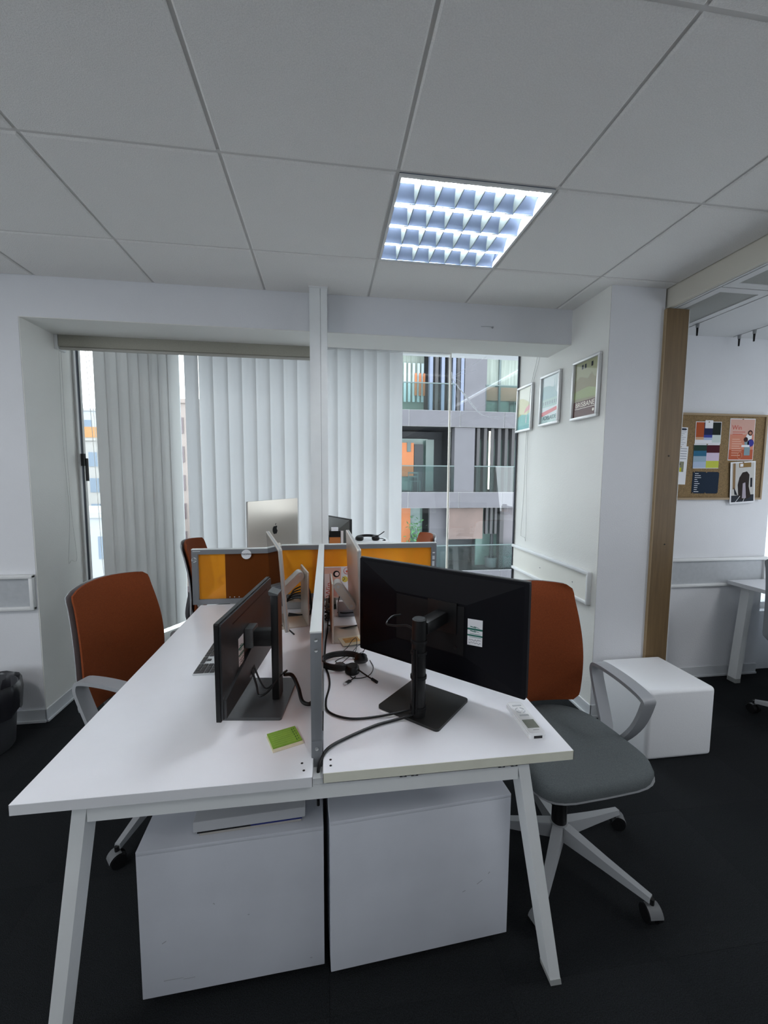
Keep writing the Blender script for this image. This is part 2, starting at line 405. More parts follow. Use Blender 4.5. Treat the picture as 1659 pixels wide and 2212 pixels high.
# wall trunking (protection rails)
def trunk_y(name, x0, x1, y, grey, capL=False, capR=False):
    t = struct(name, MB().box(x0 + 0.003, x1 - 0.003, y - 0.012, y, 0.692, 0.862, grey))
    m = MB().box(x0, x1, y - 0.03, y, 0.858, 0.880, TRUNK, b=0.005).box(x0, x1, y - 0.026, y, 0.674, 0.696, TRUNK, b=0.005); put('rail', m, t)
    if capR: put('end_cap', MB().box(x1 - 0.02, x1, y - 0.028, y, 0.676, 0.878, TRUNK, b=0.004), t)
    return t
trunk_y('trim_3', -4.0, -1.645, 2.57, TRUNKG, capR=True)['label'] = 'white and grey wall trunking at the left'
trunk_y('trim_4', 1.91, 3.148, 2.57, TRUNKG, capR=True)['label'] = 'wall trunking behind the desk below the corkboard'
t = struct('trim_5', MB().box(1.5575, 1.5695, 2.262, 3.275, 0.692, 0.862, mat('trunk_cream', (0.74, 0.73, 0.67), 0.5)), label='white trunking on the wall below the pictures')
put('rail', MB().box(1.540, 1.5695, 2.25, 3.28, 0.858, 0.880, TRUNK, b=0.005).box(1.544, 1.5695, 2.25, 3.28, 0.674, 0.696, TRUNK, b=0.005), t)
put('end_cap', MB().box(1.541, 1.5695, 2.245, 2.262, 0.676, 0.878, TRUNK, b=0.004), t)
for y in (2.42, 2.83): put('screw', MB().cyl((1.5575, y, 0.775), (1.555, y, 0.775), 0.004, 0.004, CHGREY, 8), t)
# wooden board at the pillar's right edge
t = put('wooden_board', MB().box(1.905, 2.045, 2.185, 2.21, 0.0, 2.394, WOOD)); tag(t, 'tall beech wooden board standing upright against the right edge of the white pillar', 'board')
put('edge_band', MB().box(1.9, 1.905, 2.184, 2.21, 0.0, 2.39, CORKF).box(2.045, 2.048, 2.184, 2.21, 0, 2.39, TRUNK), t)
for x, z in ((1.975, 1.57), (1.985, 1.05)): put('screw', MB().cyl((x, 2.1855, z), (x, 2.183, z), 0.004, 0.004, BLACK, 8), t)

# ================================================================ WINDOWS
FRD = mat('window_frame_dark', (0.10, 0.11, 0.13), 0.4, metal=0.4); FRW = mat('window_frame_white', (0.70, 0.71, 0.70), 0.4)
def ob(p0, p1, s0, s1, off0, off1, z0, z1, m, mb):   # slab along the plan line p0->p1
    d = Vector((p1[0] - p0[0], p1[1] - p0[1])); L = d.length; d /= L; n = Vector((-d.y, d.x))
    q = []
    for s_, o_ in ((s0, off0), (s1, off0), (s1, off1), (s0, off1)):
        q.append((p0[0] + d.x * s_ + n.x * o_, p0[1] + d.y * s_ + n.y * o_))
    mb.prism(q, z0, z1, m); return mb
A, B, C_, D_ = (-1.635, 3.03), (-1.215, 3.74), (1.12, 3.74), (1.565, 3.29)
L1 = math.dist(A, B); L3 = math.dist(C_, D_)
w1 = struct('window_1', label='tall side pane of the bay at the left'); put('pane', ob(A, B, 0.03, L1, 0, 0.008, 0.15, 2.57, GLASS, MB()), w1)
m = MB(); ob(A, B, 0.0, 0.012, -0.02, 0.03, 0.15, 2.57, FRW, m); ob(A, B, 0.012, 0.03, -0.012, 0.03, 0.15, 2.57, FRD, m); ob(A, B, 0.03, 0.042, -0.02, 0.03, 0.15, 2.57, FRW, m); put('frame', m, w1)
m = MB(); ob(A, B, 0.008, 0.022, -0.05, -0.02, 1.50, 1.58, BLACK, m); ob(A, B, 0.02, 0.034, -0.055, -0.042, 1.40, 1.55, BLACK, m); put('handle', m, w1)
w2 = struct('window_2', label='wide pane of the bay behind the vertical blinds'); put('pane', MB().box(B[0], C_[0], 3.74, 3.748, 0.15, 2.57, GLASS), w2)
put('frame', MB().box(-1.222, -1.208, 3.733, 3.753, 0.15, 2.57, FRW).box(-1.2, 1.11, 3.73, 3.76, 2.535, 2.57, FRW), w2)
w3 = struct('window_3', label='cracked side pane of the bay at the right'); put('pane', ob(C_, D_, 0.008, L3, 0, 0.008, 0.15, 2.57, GLASSR, MB()), w3)
put('corner_joint', MB().box(1.113, 1.127, 3.733, 3.750, 0.15, 2.57, mat('sealant', (0.80, 0.76, 0.68), 0.6)), w3)
m = MB(); ob(C_, D_, L3 - 0.008, L3, -0.012, 0.02, 0.15, 2.57, FRD, m); put('frame', m, w3)
CRK = mat('crack_white', (0.85, 0.88, 0.92), 0.3); m = MB()
def onw(x, z, dx=-0.003): 
    y = (2.173 - 0.45 * x) / 0.445; return (x + dx, y + dx - 0.012, z)
m.tube([onw(*p) for p in ((1.13, 2.38), (1.14, 2.32), (1.181, 2.234), (1.23, 2.157), (1.286, 2.049), (1.342, 1.974))], 0.0036, CRK, 5, 4)
m.tube([onw(*p) for p in ((1.17, 2.26), (1.215, 2.17), (1.26, 2.10), (1.30, 2.035))], 0.0025, CRK, 5, 4)
for pts in (((1.342, 1.974), (1.402, 1.943), (1.475, 1.916), (1.542, 1.845)), ((1.13, 2.33), (1.21, 2.38), (1.362, 2.459)), ((1.13, 2.33), (1.20, 2.345), (1.30, 2.36)),
            ((1.13, 2.32), (1.18, 2.30), (1.21, 2.26)), ((1.13, 2.3), (1.16, 2.22), (1.17, 2.15)), ((1.342, 1.974), (1.42, 1.95), (1.55, 1.95))):
    m.tube([onw(*p) for p in pts], 0.0010, CRK, 4, 4)
put('crack', m, w3, label='white crack lines across the glass')
w4 = struct('window_4', label='bright window at the far right of the alcove'); put('pane', MB().box(3.15, 4.6, 2.70, 2.708, 0.5, 2.41, GLASS), w4)
put('frame', MB().box(3.15, 3.18, 2.68, 2.74, 0.5, 2.41, FRW).box(3.15, 4.6, 2.68, 2.74, 0.45, 0.5, FRW).box(3.15, 4.6, 2.62, 2.78, 0, 0.45, WALL).box(3.15, 4.6, 2.62, 2.78, 2.405, 2.5, WALL), w4)
# vertical blinds
def slat_mb(wd, z0, z1, m, curve=0.012):
    n = 6; vs = []; b = MB()
    for i in range(n + 1):
        s_ = i / n * 2 - 1; vs += [(s_ * wd / 2, curve * (1 - s_ * s_), z0), (s_ * wd / 2, curve * (1 - s_ * s_), z1)]
    b.add(vs, [(2 * i, 2 * i + 2, 2 * i + 3, 2 * i + 1) for i in range(n)], m, True); return b
vb = thing('vertical_blind', 'white vertical blind hanging behind the back desks, its slats turned half open', 'blind', (0, 3.62, 2.5))
put('head_rail', MB().box(-1.15, 1.08, 3.60, 3.64, 2.50, 2.54, FRW), vb)
sm = slat_mb(0.127, 0.17, 2.5, SLAT).mesh('slat')
xs = [-1.075 + 0.1115 * k for k in range(16)]
for k, x in enumerate(xs):
    o = bpy.data.objects.new('slat', sm); COL.objects.link(o); o.parent = vb; o.location = (x, 0, -2.5)
    o.rotation_euler = (0, 0, R((-19, -17, -10, -11)[k] if k < 4 else -11 - 15 * (k - 4) / 11 + random.uniform(-1, 1)))
vl = thing('vertical_blind', 'closed grey-white vertical blind over the angled left window of the bay', 'blind', (-1.40, 3.40, 2.5))
m = MB(); ob(A, B, 0.10, L1 - 0.03, -0.075, -0.045, 2.50, 2.54, FRW, m); put('head_rail', m, vl)
d = Vector((B[0] - A[0], B[1] - A[1])).normalized(); n_ = Vector((-d.y, d.x)); sm2 = slat_mb(0.112, 0.2, 2.5, SLAT2, 0.001).mesh('slat')
for k in range(8):
    s_ = 0.150 + 0.0825 * k
    o = bpy.data.objects.new('slat', sm2); COL.objects.link(o); o.parent = vl
    o.location = (A[0] + d.x * s_ - n_.x * 0.06 + 1.40, A[1] + d.y * s_ - n_.y * 0.06 - 3.40, -2.5)
    o.rotation_euler = (0, 0, math.atan2(d.y, d.x) + R(2.5))
# roller blind
t = thing('roller_blind', 'rolled-up taupe roller blind fixed under the white beam, left of the pole', 'blind', (-0.85, 2.9, 2.25))
put('blind_roll', MB().box(-1.615, -0.093, 2.857, 2.93, 2.222, 2.33, ROLLER, b=0.006), t)
put('bottom_bar', MB().box(-1.613, -0.095, 2.868, 2.885, 2.206, 2.222, mat('roller_bar', (0.42, 0.41, 0.37), 0.6), b=0.003), t)
put('bracket', MB().box(-1.634, -1.615, 2.857, 2.94, 2.205, 2.36, TRUNK), t)
def cord(label, pts, r=0.0022, chain=False):
    m = MB(); m.tube(pts, r, CORD, 5, 4)
    c = sum((Vector(p) for p in pts), Vector()) / len(pts)
    o = bpy.data.objects.new('pull_cord', m.mesh('pull_cord', pts[0])); COL.objects.link(o); o.location = pts[0]; tag(o, label, 'cord')
cord('thin looped pull cord hanging down the left window reveal', [(-1.62, 2.875, 2.205), (-1.625, 2.87, 1.63), (-1.625, 2.89, 1.2), (-1.625, 2.85, 0.90), (-1.625, 2.88, 0.895), (-1.625, 2.94, 0.90), (-1.625, 2.91, 1.2), (-1.62, 2.89, 1.7), (-1.62, 2.895, 2.205)], 0.0012)
cord('beaded blind chain looping down the white wall below the pictures', [(1.56, 2.93, 2.57), (1.56, 2.956, 2.32), (1.56, 3.05, 2.12), (1.56, 3.10, 1.77), (1.56, 3.07, 1.0), (1.56, 3.09, 0.965), (1.56, 3.14, 0.965), (1.56, 3.155, 1.0), (1.56, 3.13, 1.3), (1.56, 3.12, 1.77), (1.56, 3.075, 2.12), (1.56, 2.99, 2.33), (1.56, 2.96, 2.57)], 0.0018)
cord('beaded chain hanging beside the left edge of the closed blind', [(-1.585, 3.085, 2.5), (-1.565, 3.10, 1.5), (-1.55, 3.10, 0.8), (-1.545, 3.12, 0.66), (-1.535, 3.13, 0.8), (-1.555, 3.12, 1.5), (-1.575, 3.10, 2.5)], 0.0018)

# ================================================================ SERVICE POLE
t = thing('service_pole', 'square white service pole running from the desks up to the ceiling', 'pole', (-0.04, 2.515, 0.0))
put('post', MB().box(-0.088, -0.028, 2.467, 2.561, 0.0, CZ - 0.006, FRAMEW).box(-0.026, 0.011, 2.467, 2.561, 0.0, CZ - 0.006, FRAMEW), t)
put('groove', MB().box(-0.028, -0.026, 2.471, 2.558, 0.0, CZ - 0.006, CHMID), t)
put('ceiling_collar', MB().box(-0.091, 0.014, 2.462, 2.5695, CZ - 0.012, CZ - 0.002, TRUNK), t)

# ================================================================ CEILING LIGHT
def ceiling_light(cx, cy, label):
    t = thing('ceiling_light', label, 'light', (cx, cy, 2.505)); h = 0.294
    m = MB()
    for a in ((-h, h, -h, -h + 0.01), (-h, h, h - 0.01, h), (-h, -h + 0.01, -h + 0.01, h - 0.01), (h - 0.01, h, -h + 0.01, h - 0.01)):
        m.box(cx + a[0], cx + a[1], cy + a[2], cy + a[3], 2.500, 2.508, FRW)
    m.box(cx - h, cx + h, cy - h, cy + h, 2.600, 2.604, FRW)
    for a in ((-h, h, -h, -h + 0.003), (-h, h, h - 0.003, h), (-h, -h + 0.003, -h, h), (h - 0.003, h, -h, h)):
        m.box(cx + a[0], cx + a[1], cy + a[2], cy + a[3], 2.508, 2.600, MIRROR)
    put('housing', m, t)
    H = 0.283; rows = 4; pitch = 2 * H / rows
    for r in range(rows):
        yc = cy - H + pitch * (r + 0.5)
        put('tube', MB().cyl((cx - H, yc, 2.547), (cx + H, yc, 2.547), 0.013, 0.013, TUBE, 12), t)
    # parabolic reflectors along the tubes
    for r in range(rows + 1):
        y0 = cy - H + pitch * r; m = MB(); prof = []
        for k in range(7):
            f = k / 6; prof.append((0.002 + 0.050 * f ** 1.9, 2.503 + 0.056 * f))
        for sgn in (-1, 1):
            if (r == 0 and sgn < 0) or (r == rows and sgn > 0): continue
            vs = []
            for (dy, z) in prof: vs += [(cx - H, y0 + sgn * dy, z), (cx + H, y0 + sgn * dy, z)]
            m.add(vs, [(2 * i, 2 * i + 1, 2 * i + 3, 2 * i + 2) for i in range(6)], MIRROR, True)
        m.box(cx - H, cx + H, y0 - 0.0022, y0 + 0.0022, 2.5015, 2.5035, MIRROR)
        put('reflector', m, t)
    for c in range(1, 7):
        xc = cx - H + 2 * H * c / 7 - 0.004
        for r in range(rows):
            y0 = cy - H + pitch * r; m = MB(); vs = []; 
            for z, wd, hw in ((2.503, 0.0014, 0.002), (2.520, 0.004, 0.006), (2.538, 0.008, 0.020), (2.552, 0.011, 0.044)):
                vs += [(xc - wd, y0 + hw, z), (xc - wd, y0 + pitch - hw, z), (xc + wd, y0 + hw, z), (xc + wd, y0 + pitch - hw, z)]
            fs = []
            for i in range(3):
                a = 4 * i; fs += [(a, a + 1, a + 5, a + 4), (a + 2, a + 6, a + 7, a + 3)]
            fs += [(0, 2, 3, 1), (12, 13, 15, 14)]
            m.add(vs, fs, MIRRORB, True); put('louvre_blade', m, t)
    return t
ceiling_light(0.556, 1.831, 'square louvred fluorescent ceiling light with mirrored cells, lit')
l = area('tube_light', (0.556, 1.831, 2.498), (0, 0, 0), 0.5, 0.5, 5, (0.92, 0.96, 1.0)); l.data.spread = R(120)
bpy.data.objects.remove(l)

# ================================================================ DESKS
def desk_bench(y0, y1, label, tops, front=True):
    zt = 0.72
    t = thing('bench_desk', label, 'desk', (0, y0, 0))
    for k, (xa, xb, ya) in enumerate(((-0.700, -0.038, y0 - 0.005), (-0.013, 0.650, y0 + 0.004))):
        dt = put('desktop', MB().box(xa + 0.0012, xb - 0.0012, ya + 0.0012, y1 - 0.0012, zt - 0.0245, zt, DESK), t, label=tops[k])
        ed = EDGEW if k == 0 else EDGE
        put('edge_band', MB().box(xa, xb, ya, ya + 0.0012, zt - 0.025, zt - 0.0004, ed).box(xa, xa + 0.0012, ya, y1, zt - 0.025, zt - 0.0004, EDGEW).box(xb - 0.0012, xb, ya, y1, zt - 0.025, zt - 0.0004, EDGEW).box(xa, xb, y1 - 0.0012, y1, zt - 0.025, zt - 0.0004, EDGEW), dt)
        if front:
            for (px, py) in (((-0.066, 1.012), (-0.06, 0.985)) if k == 0 else ((0.006, 1.016), (0.006, 0.994))): put('screw_hole', MB().cyl((px, py, zt), (px, py, zt + 0.0008), 0.0032, 0.0032, BLACK, 8), dt)
    for y in (y0 + 0.049, y1 - 0.07):
        put('cross_beam', MB().box(-0.557, 0.503, y - 0.0275, y + 0.0275, 0.641, 0.6795, FRAMEW), t)
        for sx, xt, xf in ((-1, -0.587, -0.690), (1, 0.533, 0.657)):
            PM = T(0, y, 0) @ Matrix(((1, 0, 0, 0), (0, 0, -1, 0), (0, 1, 0, 0), (0, 0, 0, 1)))
            k = (xf - xt) / 0.680; wl = 0.031 * sx
            lg = put('leg', MB().prism([(xt, 0.680), (xf - k * 0.016, 0.016), (xf - k * 0.016 - wl, 0.016), (xt - wl, 0.680)], -0.028, 0.028, FRAMEW, PM), t)
            put('foot', MB().prism([(xf - k * 0.018 + 0.001 * sx, 0.018), (xf + 0.001 * sx, 0.0), (xf - wl - 0.001 * sx, 0.0), (xf - k * 0.018 - wl - 0.001 * sx, 0.018)], -0.029, 0.029, mat('foot_grey', (0.33, 0.34, 0.33), 0.5), PM), lg)
    for x in (-0.25, 0.24): put('side_rail', MB().box(x - 0.02, x + 0.02, y0 + 0.094, y1 - 0.1, 0.635, 0.672, FRAMEW), t)
    yb = y0 + 0.022
    for x in (-0.52, -0.47, 0.19, 0.22, 0.455, 0.49):
        put('bracket', MB().box(x - 0.009, x + 0.009, yb - 0.004, yb + 0.03, 0.680, 0.692, BASEG).cyl((x, yb - 0.006, 0.686), (x, yb, 0.686), 0.004, 0.004, CHMID, 8), t)
    put('clip', MB().box(-0.235, -0.185, yb - 0.004, yb + 0.03, 0.680, 0.694, mat('clear_clip', (0.42, 0.44, 0.43), 0.3)), t)
    for x in (-0.52, -0.47, 0.2, 0.47): put('spacer', MB().box(x - 0.012, x + 0.012, yb + 0.03, yb + 0.048, 0.680, 0.695, FRAMEW), t)
    put('spacer', MB().box(-0.045, -0.005, yb + 0.0, yb + 0.05, 0.680, 0.695, FRAMEW), t)
    return t
desk_bench(0.964, 2.385, 'white double bench desk with splayed steel legs, in front of the cross divider', ('white desktop left of the divider', 'white desktop with cream front edge'))
desk_bench(2.58, 3.55, 'white double bench desk behind the cross divider, by the window blinds', (None, None), front=False)

# long divider between the desks
t = thing('desk_divider', 'long low desk divider with grey aluminium frame and orange fabric, between the two front desks', 'divider', (-0.026, 1.03, 0.68))
x0, x1 = -0.043, -0.015
put('frame', MB().box(x0, x1, 1.03, 1.052, 0.70, 1.052, GREYF, b=0.001).box(x0, x1, 2.36, 2.382, 0.722, 1.052, GREYF).box(x0 + .001, x1 - .001, 1.052, 2.36, 0.722, 0.75, GREYF), t)
tp = put('top_rail', MB().box(x0 - 0.001, x1 + 0.001, 1.029, 2.383, 1.052, 1.056, GREYT).box(x0, x1, 1.052, 2.36, 1.02, 1.052, GREYF), t)
put('fabric_panel', MB().box(x0 + 0.006, x1 - 0.006, 1.052, 2.36, 0.75, 1.02, ORANGEP), t)
for z in (1.035, 1.008, 0.745): put('screw', MB().lathe([(0.0001, 0.0), (0.003, 0.0), (0.0045, 0.001), (0.0045, 0.003)], ALU, 12, T(-0.029, 1.0275, z) @ RX(R(90))), t)
put('foot_bracket', MB().box(x0 + 0.001, x1 - 0.001, 1.028, 1.07, 0.673, 0.765, GREYF), t)

# cross divider
t = thing('cross_divider', 'orange acrylic cross divider with grey aluminium frame across the desks', 'divider', (0, 2.42, 0.72))
def dpanel(xa, ya, xb, yb, z0, z1, lw=0.032, fills=(), edge=True):
    L = math.dist((xa, ya), (xb, yb)); m = MB(); p, q = (xa, ya), (xb, yb)
    ob(p, q, 0, L, 0, 0.026, z1 - 0.030, z1 - 0.004, GREYF, m)
    ob(p, q, 0, L, -0.001, 0.027, z1 - 0.004, z1, GREYT, m)
    ob(p, q, 0, L, 0, 0.026, z0, z0 + 0.028, GREYF, m)
    if edge in (True, 'l'): ob(p, q, 0, lw, 0.0005, 0.0255, z0 + 0.028, z1 - 0.030, GREYF, m)
    if edge in (True, 'r'): ob(p, q, L - lw, L, 0.0005, 0.0255, z0 + 0.028, z1 - 0.030, GREYF, m)
    put('frame', m, t)
    for s0, s1, mt, nm in fills:
        m = MB(); ob(p, q, s0, s1, 0.011, 0.015, z0 + 0.028, z1 - 0.03, mt, m); put(nm, m, t)
dpanel(-0.742, 2.388, -0.325, 2.388, 0.722, 1.036, fills=((0.034, 0.176, ACRYL, 'acrylic_panel'), (0.176, 0.417, ACRYLD, 'dark_panel')), edge='l')
dpanel(-0.323, 2.389, -0.262, 2.43, 0.722, 1.040, fills=((0.0, 0.072, ACRYLD, 'dark_panel'),), edge=False)
dpanel(-0.260, 2.431, 0.662, 2.431, 0.722, 1.044, fills=((0.0, 0.89, ACRYL, 'acrylic_panel'),), edge='r')
for x in (-0.545, -0.52, -0.495): put('rivet', MB().cyl((x, 2.399, 0.757), (x, 2.397, 0.757), 0.003, 0.003, ALU, 8), t)
# stickers on it
m = MB().cyl((-0.448, 2.3875, 1.002), (-0.448, 2.3862, 1.002), 0.027, 0.027, PAPER, 24)
text_mb('THOMAS', 0.0135, INK, T(-0.448, 2.3855, 1.003) @ FACE_S, mbx=m)
text_mb('. . . . . .', 0.006, INK, T(-0.448, 2.3855, 1.015) @ FACE_S, mbx=m)
tag(put('round_sticker', m), 'round white sticker with a dark word on the top rail of the cross divider', 'sticker')
m = MB(); LG = mat('decal_light', (0.62, 0.66, 0.68), 0.5)
for k in range(3):
    a0 = k * 2 * PI / 3 + 0.2; pts = []
    m.tube([(-0.728 + 0.0115 * math.cos(a0 + i * 0.22), 2.3868, 0.976 + 0.0125 * math.sin(a0 + i * 0.22)) for i in range(7)], 0.0022, LG, 4, 1)
    a = a0 + 1.5; m.tube([(-0.728 + 0.004 * math.cos(a0), 2.3868, 0.976 + 0.004 * math.sin(a0)), (-0.728 + 0.015 * math.cos(a), 2.3868, 0.976 + 0.015 * math.sin(a))], 0.0012, LG, 4, 1)
m.box(-0.735, -0.695, 2.3868, 2.3876, 1.022, 1.025, LG)
tag(put('round_decal', m), 'pale round arrow decal on the left post of the cross divider', 'sticker')
m = MB().box(0.638, 0.652, 2.4295, 2.4308, 0.978, 0.985, PAPER).box(0.637, 0.651, 2.4295, 2.4308, 0.94, 0.962, LG).box(0.636, 0.65, 2.4295, 2.4308, 0.90, 0.93, LG)
tag(put('paper_stickers', m), 'worn paper sticker remnants on the right post of the cross divider', 'sticker')

# ================================================================ MONITORS
def rrect(w_, h_, r, n=5):
    pts = []
    for cx, cy, a0 in ((w_ / 2 - r, h_ / 2 - r, 0), (-w_ / 2 + r, h_ / 2 - r, 90), (-w_ / 2 + r, -h_ / 2 + r, 180), (w_ / 2 - r, -h_ / 2 + r, 270)):
        for i in range(n + 1):
            a = R(a0 + 90 * i / n); pts.append((cx + r * math.cos(a), cy + r * math.sin(a)))
    return pts
UPR = Matrix(((1, 0, 0, 0), (0, 0, -1, 0), (0, 1, 0, 0), (0, 0, 0, 1)))   # plan -> upright (thickness towards -y)
def label_mb(w_, h_, M, hand=True):
    GRN = mat('sticker_green', (0.005, 0.14, 0.10), 0.5)
    m = MB().box(-w_ / 2, w_ / 2, -h_ / 2, h_ / 2, 0, 0.0004, PAPER, M)
    for y, hh in ((0.12, 0.07), (-0.12, 0.06)): m.box(-w_ / 2, w_ / 2, y * h_ - hh * h_ / 2, y * h_ + hh * h_ / 2, 0.0004, 0.0006, GRN, M)
    for y in (0.19, 0.03):
        m.add([(-0.34 * w_, (y + 0.012) * h_, .0007), (0.05 * w_, (y - 0.02) * h_, .0007), (0.08 * w_, (y + 0.005) * h_, .0007), (-0.3 * w_, (y + 0.045) * h_, .0007)], [(0, 1, 2, 3)], GRN, False, M)
        m.add([(-0.08 * w_, (y + 0.03) * h_, .0007), (0.34 * w_, (y - 0.02) * h_, .0007), (0.22 * w_, (y + 0.012) * h_, .0007), (-0.05 * w_, (y + 0.05) * h_, .0007)], [(0, 1, 2, 3)], GRN, False, M)
    m.box(-0.35 * w_, 0.4 * w_, -0.065 * h_, -0.05 * h_, 0.0004, 0.0006, GRN, M); m.box(-0.36 * w_, 0.42 * w_, -0.19 * h_, -0.175 * h_, 0.0004, 0.0006, GRN, M)
    random.seed(3)
    for y in (-0.29, -0.40):
        pts = [M @ Vector((w_ * (-0.4 + 0.8 * i / 13), h_ * (y + random.uniform(-0.035, 0.035)), 0.0006)) for i in range(14)]
        m.tube(pts, 0.0005, INK, 4, 2)
    return m
# -- big black monitor, right desk (local: screen +y, back -y)
mon = thing('monitor', 'large black monitor seen from behind on a round column stand, front right desk', 'monitor', (0.362, 1.343, 0.72), R(-43.8))
W2, H2, zc = 0.318, 0.178, 0.240
put('screen', MB().box(-W2 + 0.008, W2 - 0.008, 0.0101, 0.011, zc - H2 + 0.015, zc + H2 - 0.008, SCREEN), mon, False)
bz = MB(); bz.prism(rrect(2 * W2, 2 * H2, 0.006), -0.010, 0.010, MONBK, T(0, 0, zc) @ UPR)
bz.prism([(-W2, H2 - 0.0005), (W2, H2 - 0.0005), (W2, H2 + 0.003), (-W2, H2 + 0.003)], -0.008, 0.004, DARKG, T(0, 0, zc) @ UPR)
put('bezel', bz, mon, False)
bk = MB(); a, b = 0.305, 0.168; c, d_ = 0.135, 0.085; k = 0.038
vs = [(-a, -0.010, zc - b), (a, -0.010, zc - b), (a, -0.010, zc + b), (-a, -0.010, zc + b), (-c, -k, zc - d_), (c, -k, zc - d_), (c, -k, zc + d_), (-c, -k, zc + d_)]
bk.add(vs, [(0, 1, 5, 4), (1, 2, 6, 5), (2, 3, 7, 6), (3, 0, 4, 7), (4, 5, 6, 7)], MONBK)
put('back_cover', bk, mon, False)
pc = MB().box(-0.128, 0.128, -k - 0.003, -k, zc - 0.080, zc + 0.078, BLACKM).cyl((0.10, -k - 0.003, zc - 0.06), (0.10, -k - 0.005, zc - 0.06), 0.006, 0.006, BLACK, 10)
put('port_cover', pc, mon, False)
def dep(lx): return -(0.038 - 0.028 * (abs(lx) - 0.135) / 0.17)
ang = math.atan2(dep(0.186) - dep(0.140), 0.046)
put('asset_label', label_mb(0.047, 0.084, T(0.163, dep(0.163) - 0.0008, 0.242) @ RZ(ang) @ UPR), mon, False, 'white asset sticker with green bands')
put('column', MB().cyl((0.052, -0.187, 0.008), (0.052, -0.187, 0.305), 0.022, 0.021, BLACK, 24).cyl((0.052, -0.187, 0.305), (0.052, -0.187, 0.309), 0.021, 0.017, BASEG, 24), mon, False)
m = MB()
for z in (0.03, 0.125, 0.20, 0.235): m.cyl((0.052, -0.187, z), (0.052, -0.187, z + 0.009), 0.0245, 0.0245, BLACKM, 24)
m.tube([(0.05, -0.212, 0.22), (0.052, -0.213, 0.12), (0.05, -0.213, 0.02)], 0.004, BLACKM, 6)
m.tube([(0.058, -0.211, 0.22), (0.06, -0.211, 0.12), (0.06, -0.211, 0.02)], 0.003, BLACKM, 6)
put('cable_tie', m, mon, False)
put('arm', MB().box(0.03, 0.074, -0.172, -0.041, 0.255, 0.295, BLACK, b=0.006).box(0.0, 0.104, -0.046, -0.0405, 0.225, 0.325, BLACK), mon, False)
put('base', MB().prism([(x + 0.03, y - 0.115) for x, y in rrect(0.215, 0.21, 0.012)], 0.0, 0.008, mat('base_black', (0.014, 0.014, 0.014), 0.45)), mon, False)
# -- left dark grey monitor
m2 = thing('monitor', 'slim dark grey monitor seen nearly edge-on from behind on the front left desk', 'monitor', (-0.263, 1.392, 0.72), R(82.8))
zc = 0.191; W2, H2 = 0.264, 0.139
put('screen', MB().box(-W2 + 0.005, W2 - 0.005, 0.0061, 0.007, zc - H2 + 0.012, zc + H2 - 0.006, SCREEN), m2, False)
put('bezel', MB().prism(rrect(2 * W2, 2 * H2, 0.004), -0.006, 0.006, BLACK, T(0, 0, zc) @ UPR), m2, False)
bk = MB(); bk.prism(rrect(2 * W2 - 0.008, 2 * H2 - 0.008, 0.006), 0.006, 0.012, DARKG, T(0, 0, zc) @ UPR)
put('back_cover', bk, m2, False)
lowc = MB(); pts = [(-0.256, -0.131), (0.256, -0.131), (0.256, -0.105), (0.12, -0.03), (0.0, -0.022), (-0.12, -0.05), (-0.256, -0.078)]
lowc.prism(pts, 0.012, 0.020, mat('cover_lower', (0.030, 0.031, 0.033), 0.3), T(0, 0, zc) @ UPR); put('lower_cover', lowc, m2, False)
put('vent_slot', MB().box(-0.17, 0.20, -0.0126, -0.012, zc + 0.104, zc + 0.108, BLACK), m2, False)
put('asset_label', label_mb(0.046, 0.088, T(-0.105, -0.0126, 0.190) @ UPR), m2, False, 'white asset sticker with green bands')
m = MB().box(-0.072, -0.020, -0.118, -0.096, 0.01, 0.352, BLACK, b=0.003)
m.box(-0.070, -0.022, -0.1195, -0.118, 0.012, 0.348, DARKG)
m.add([(-0.074, -0.12, 0.352), (-0.018, -0.12, 0.352), (-0.018, -0.092, 0.352), (-0.074, -0.092, 0.352), (-0.074, -0.12, 0.356), (-0.018, -0.12, 0.356), (-0.018, -0.090, 0.366), (-0.074, -0.090, 0.366)], [(0, 3, 2, 1), (4, 5, 6, 7), (0, 1, 5, 4), (1, 2, 6, 5), (2, 3, 7, 6), (3, 0, 4, 7)], BASEG)
put('column', m, m2, False)
put('arm', MB().box(-0.068, -0.026, -0.096, -0.012, 0.185, 0.235, BLACK, b=0.004).box(-0.072, -0.015, -0.040, -0.012, 0.180, 0.245, BASEG, b=0.004), m2, False)
put('base', MB().prism([(x - 0.045, y - 0.055) for x, y in rrect(0.245, 0.185, 0.008)], 0.0, 0.009, BASEG), m2, False)
put('video_cable', MB().tube([(-0.02, -0.014, 0.10), (-0.05, -0.04, 0.05), (-0.09, -0.06, 0.035), (-0.09, -0.09, 0.05), (-0.06, -0.12, 0.085), (-0.03, -0.135, 0.088)], 0.0036, BLACK, 7)
    .tube([(-0.0, -0.014, 0.10), (-0.03, -0.05, 0.045), (-0.045, -0.075, 0.035), (-0.05, -0.11, 0.07)], 0.003, BLACK, 7), m2, False)

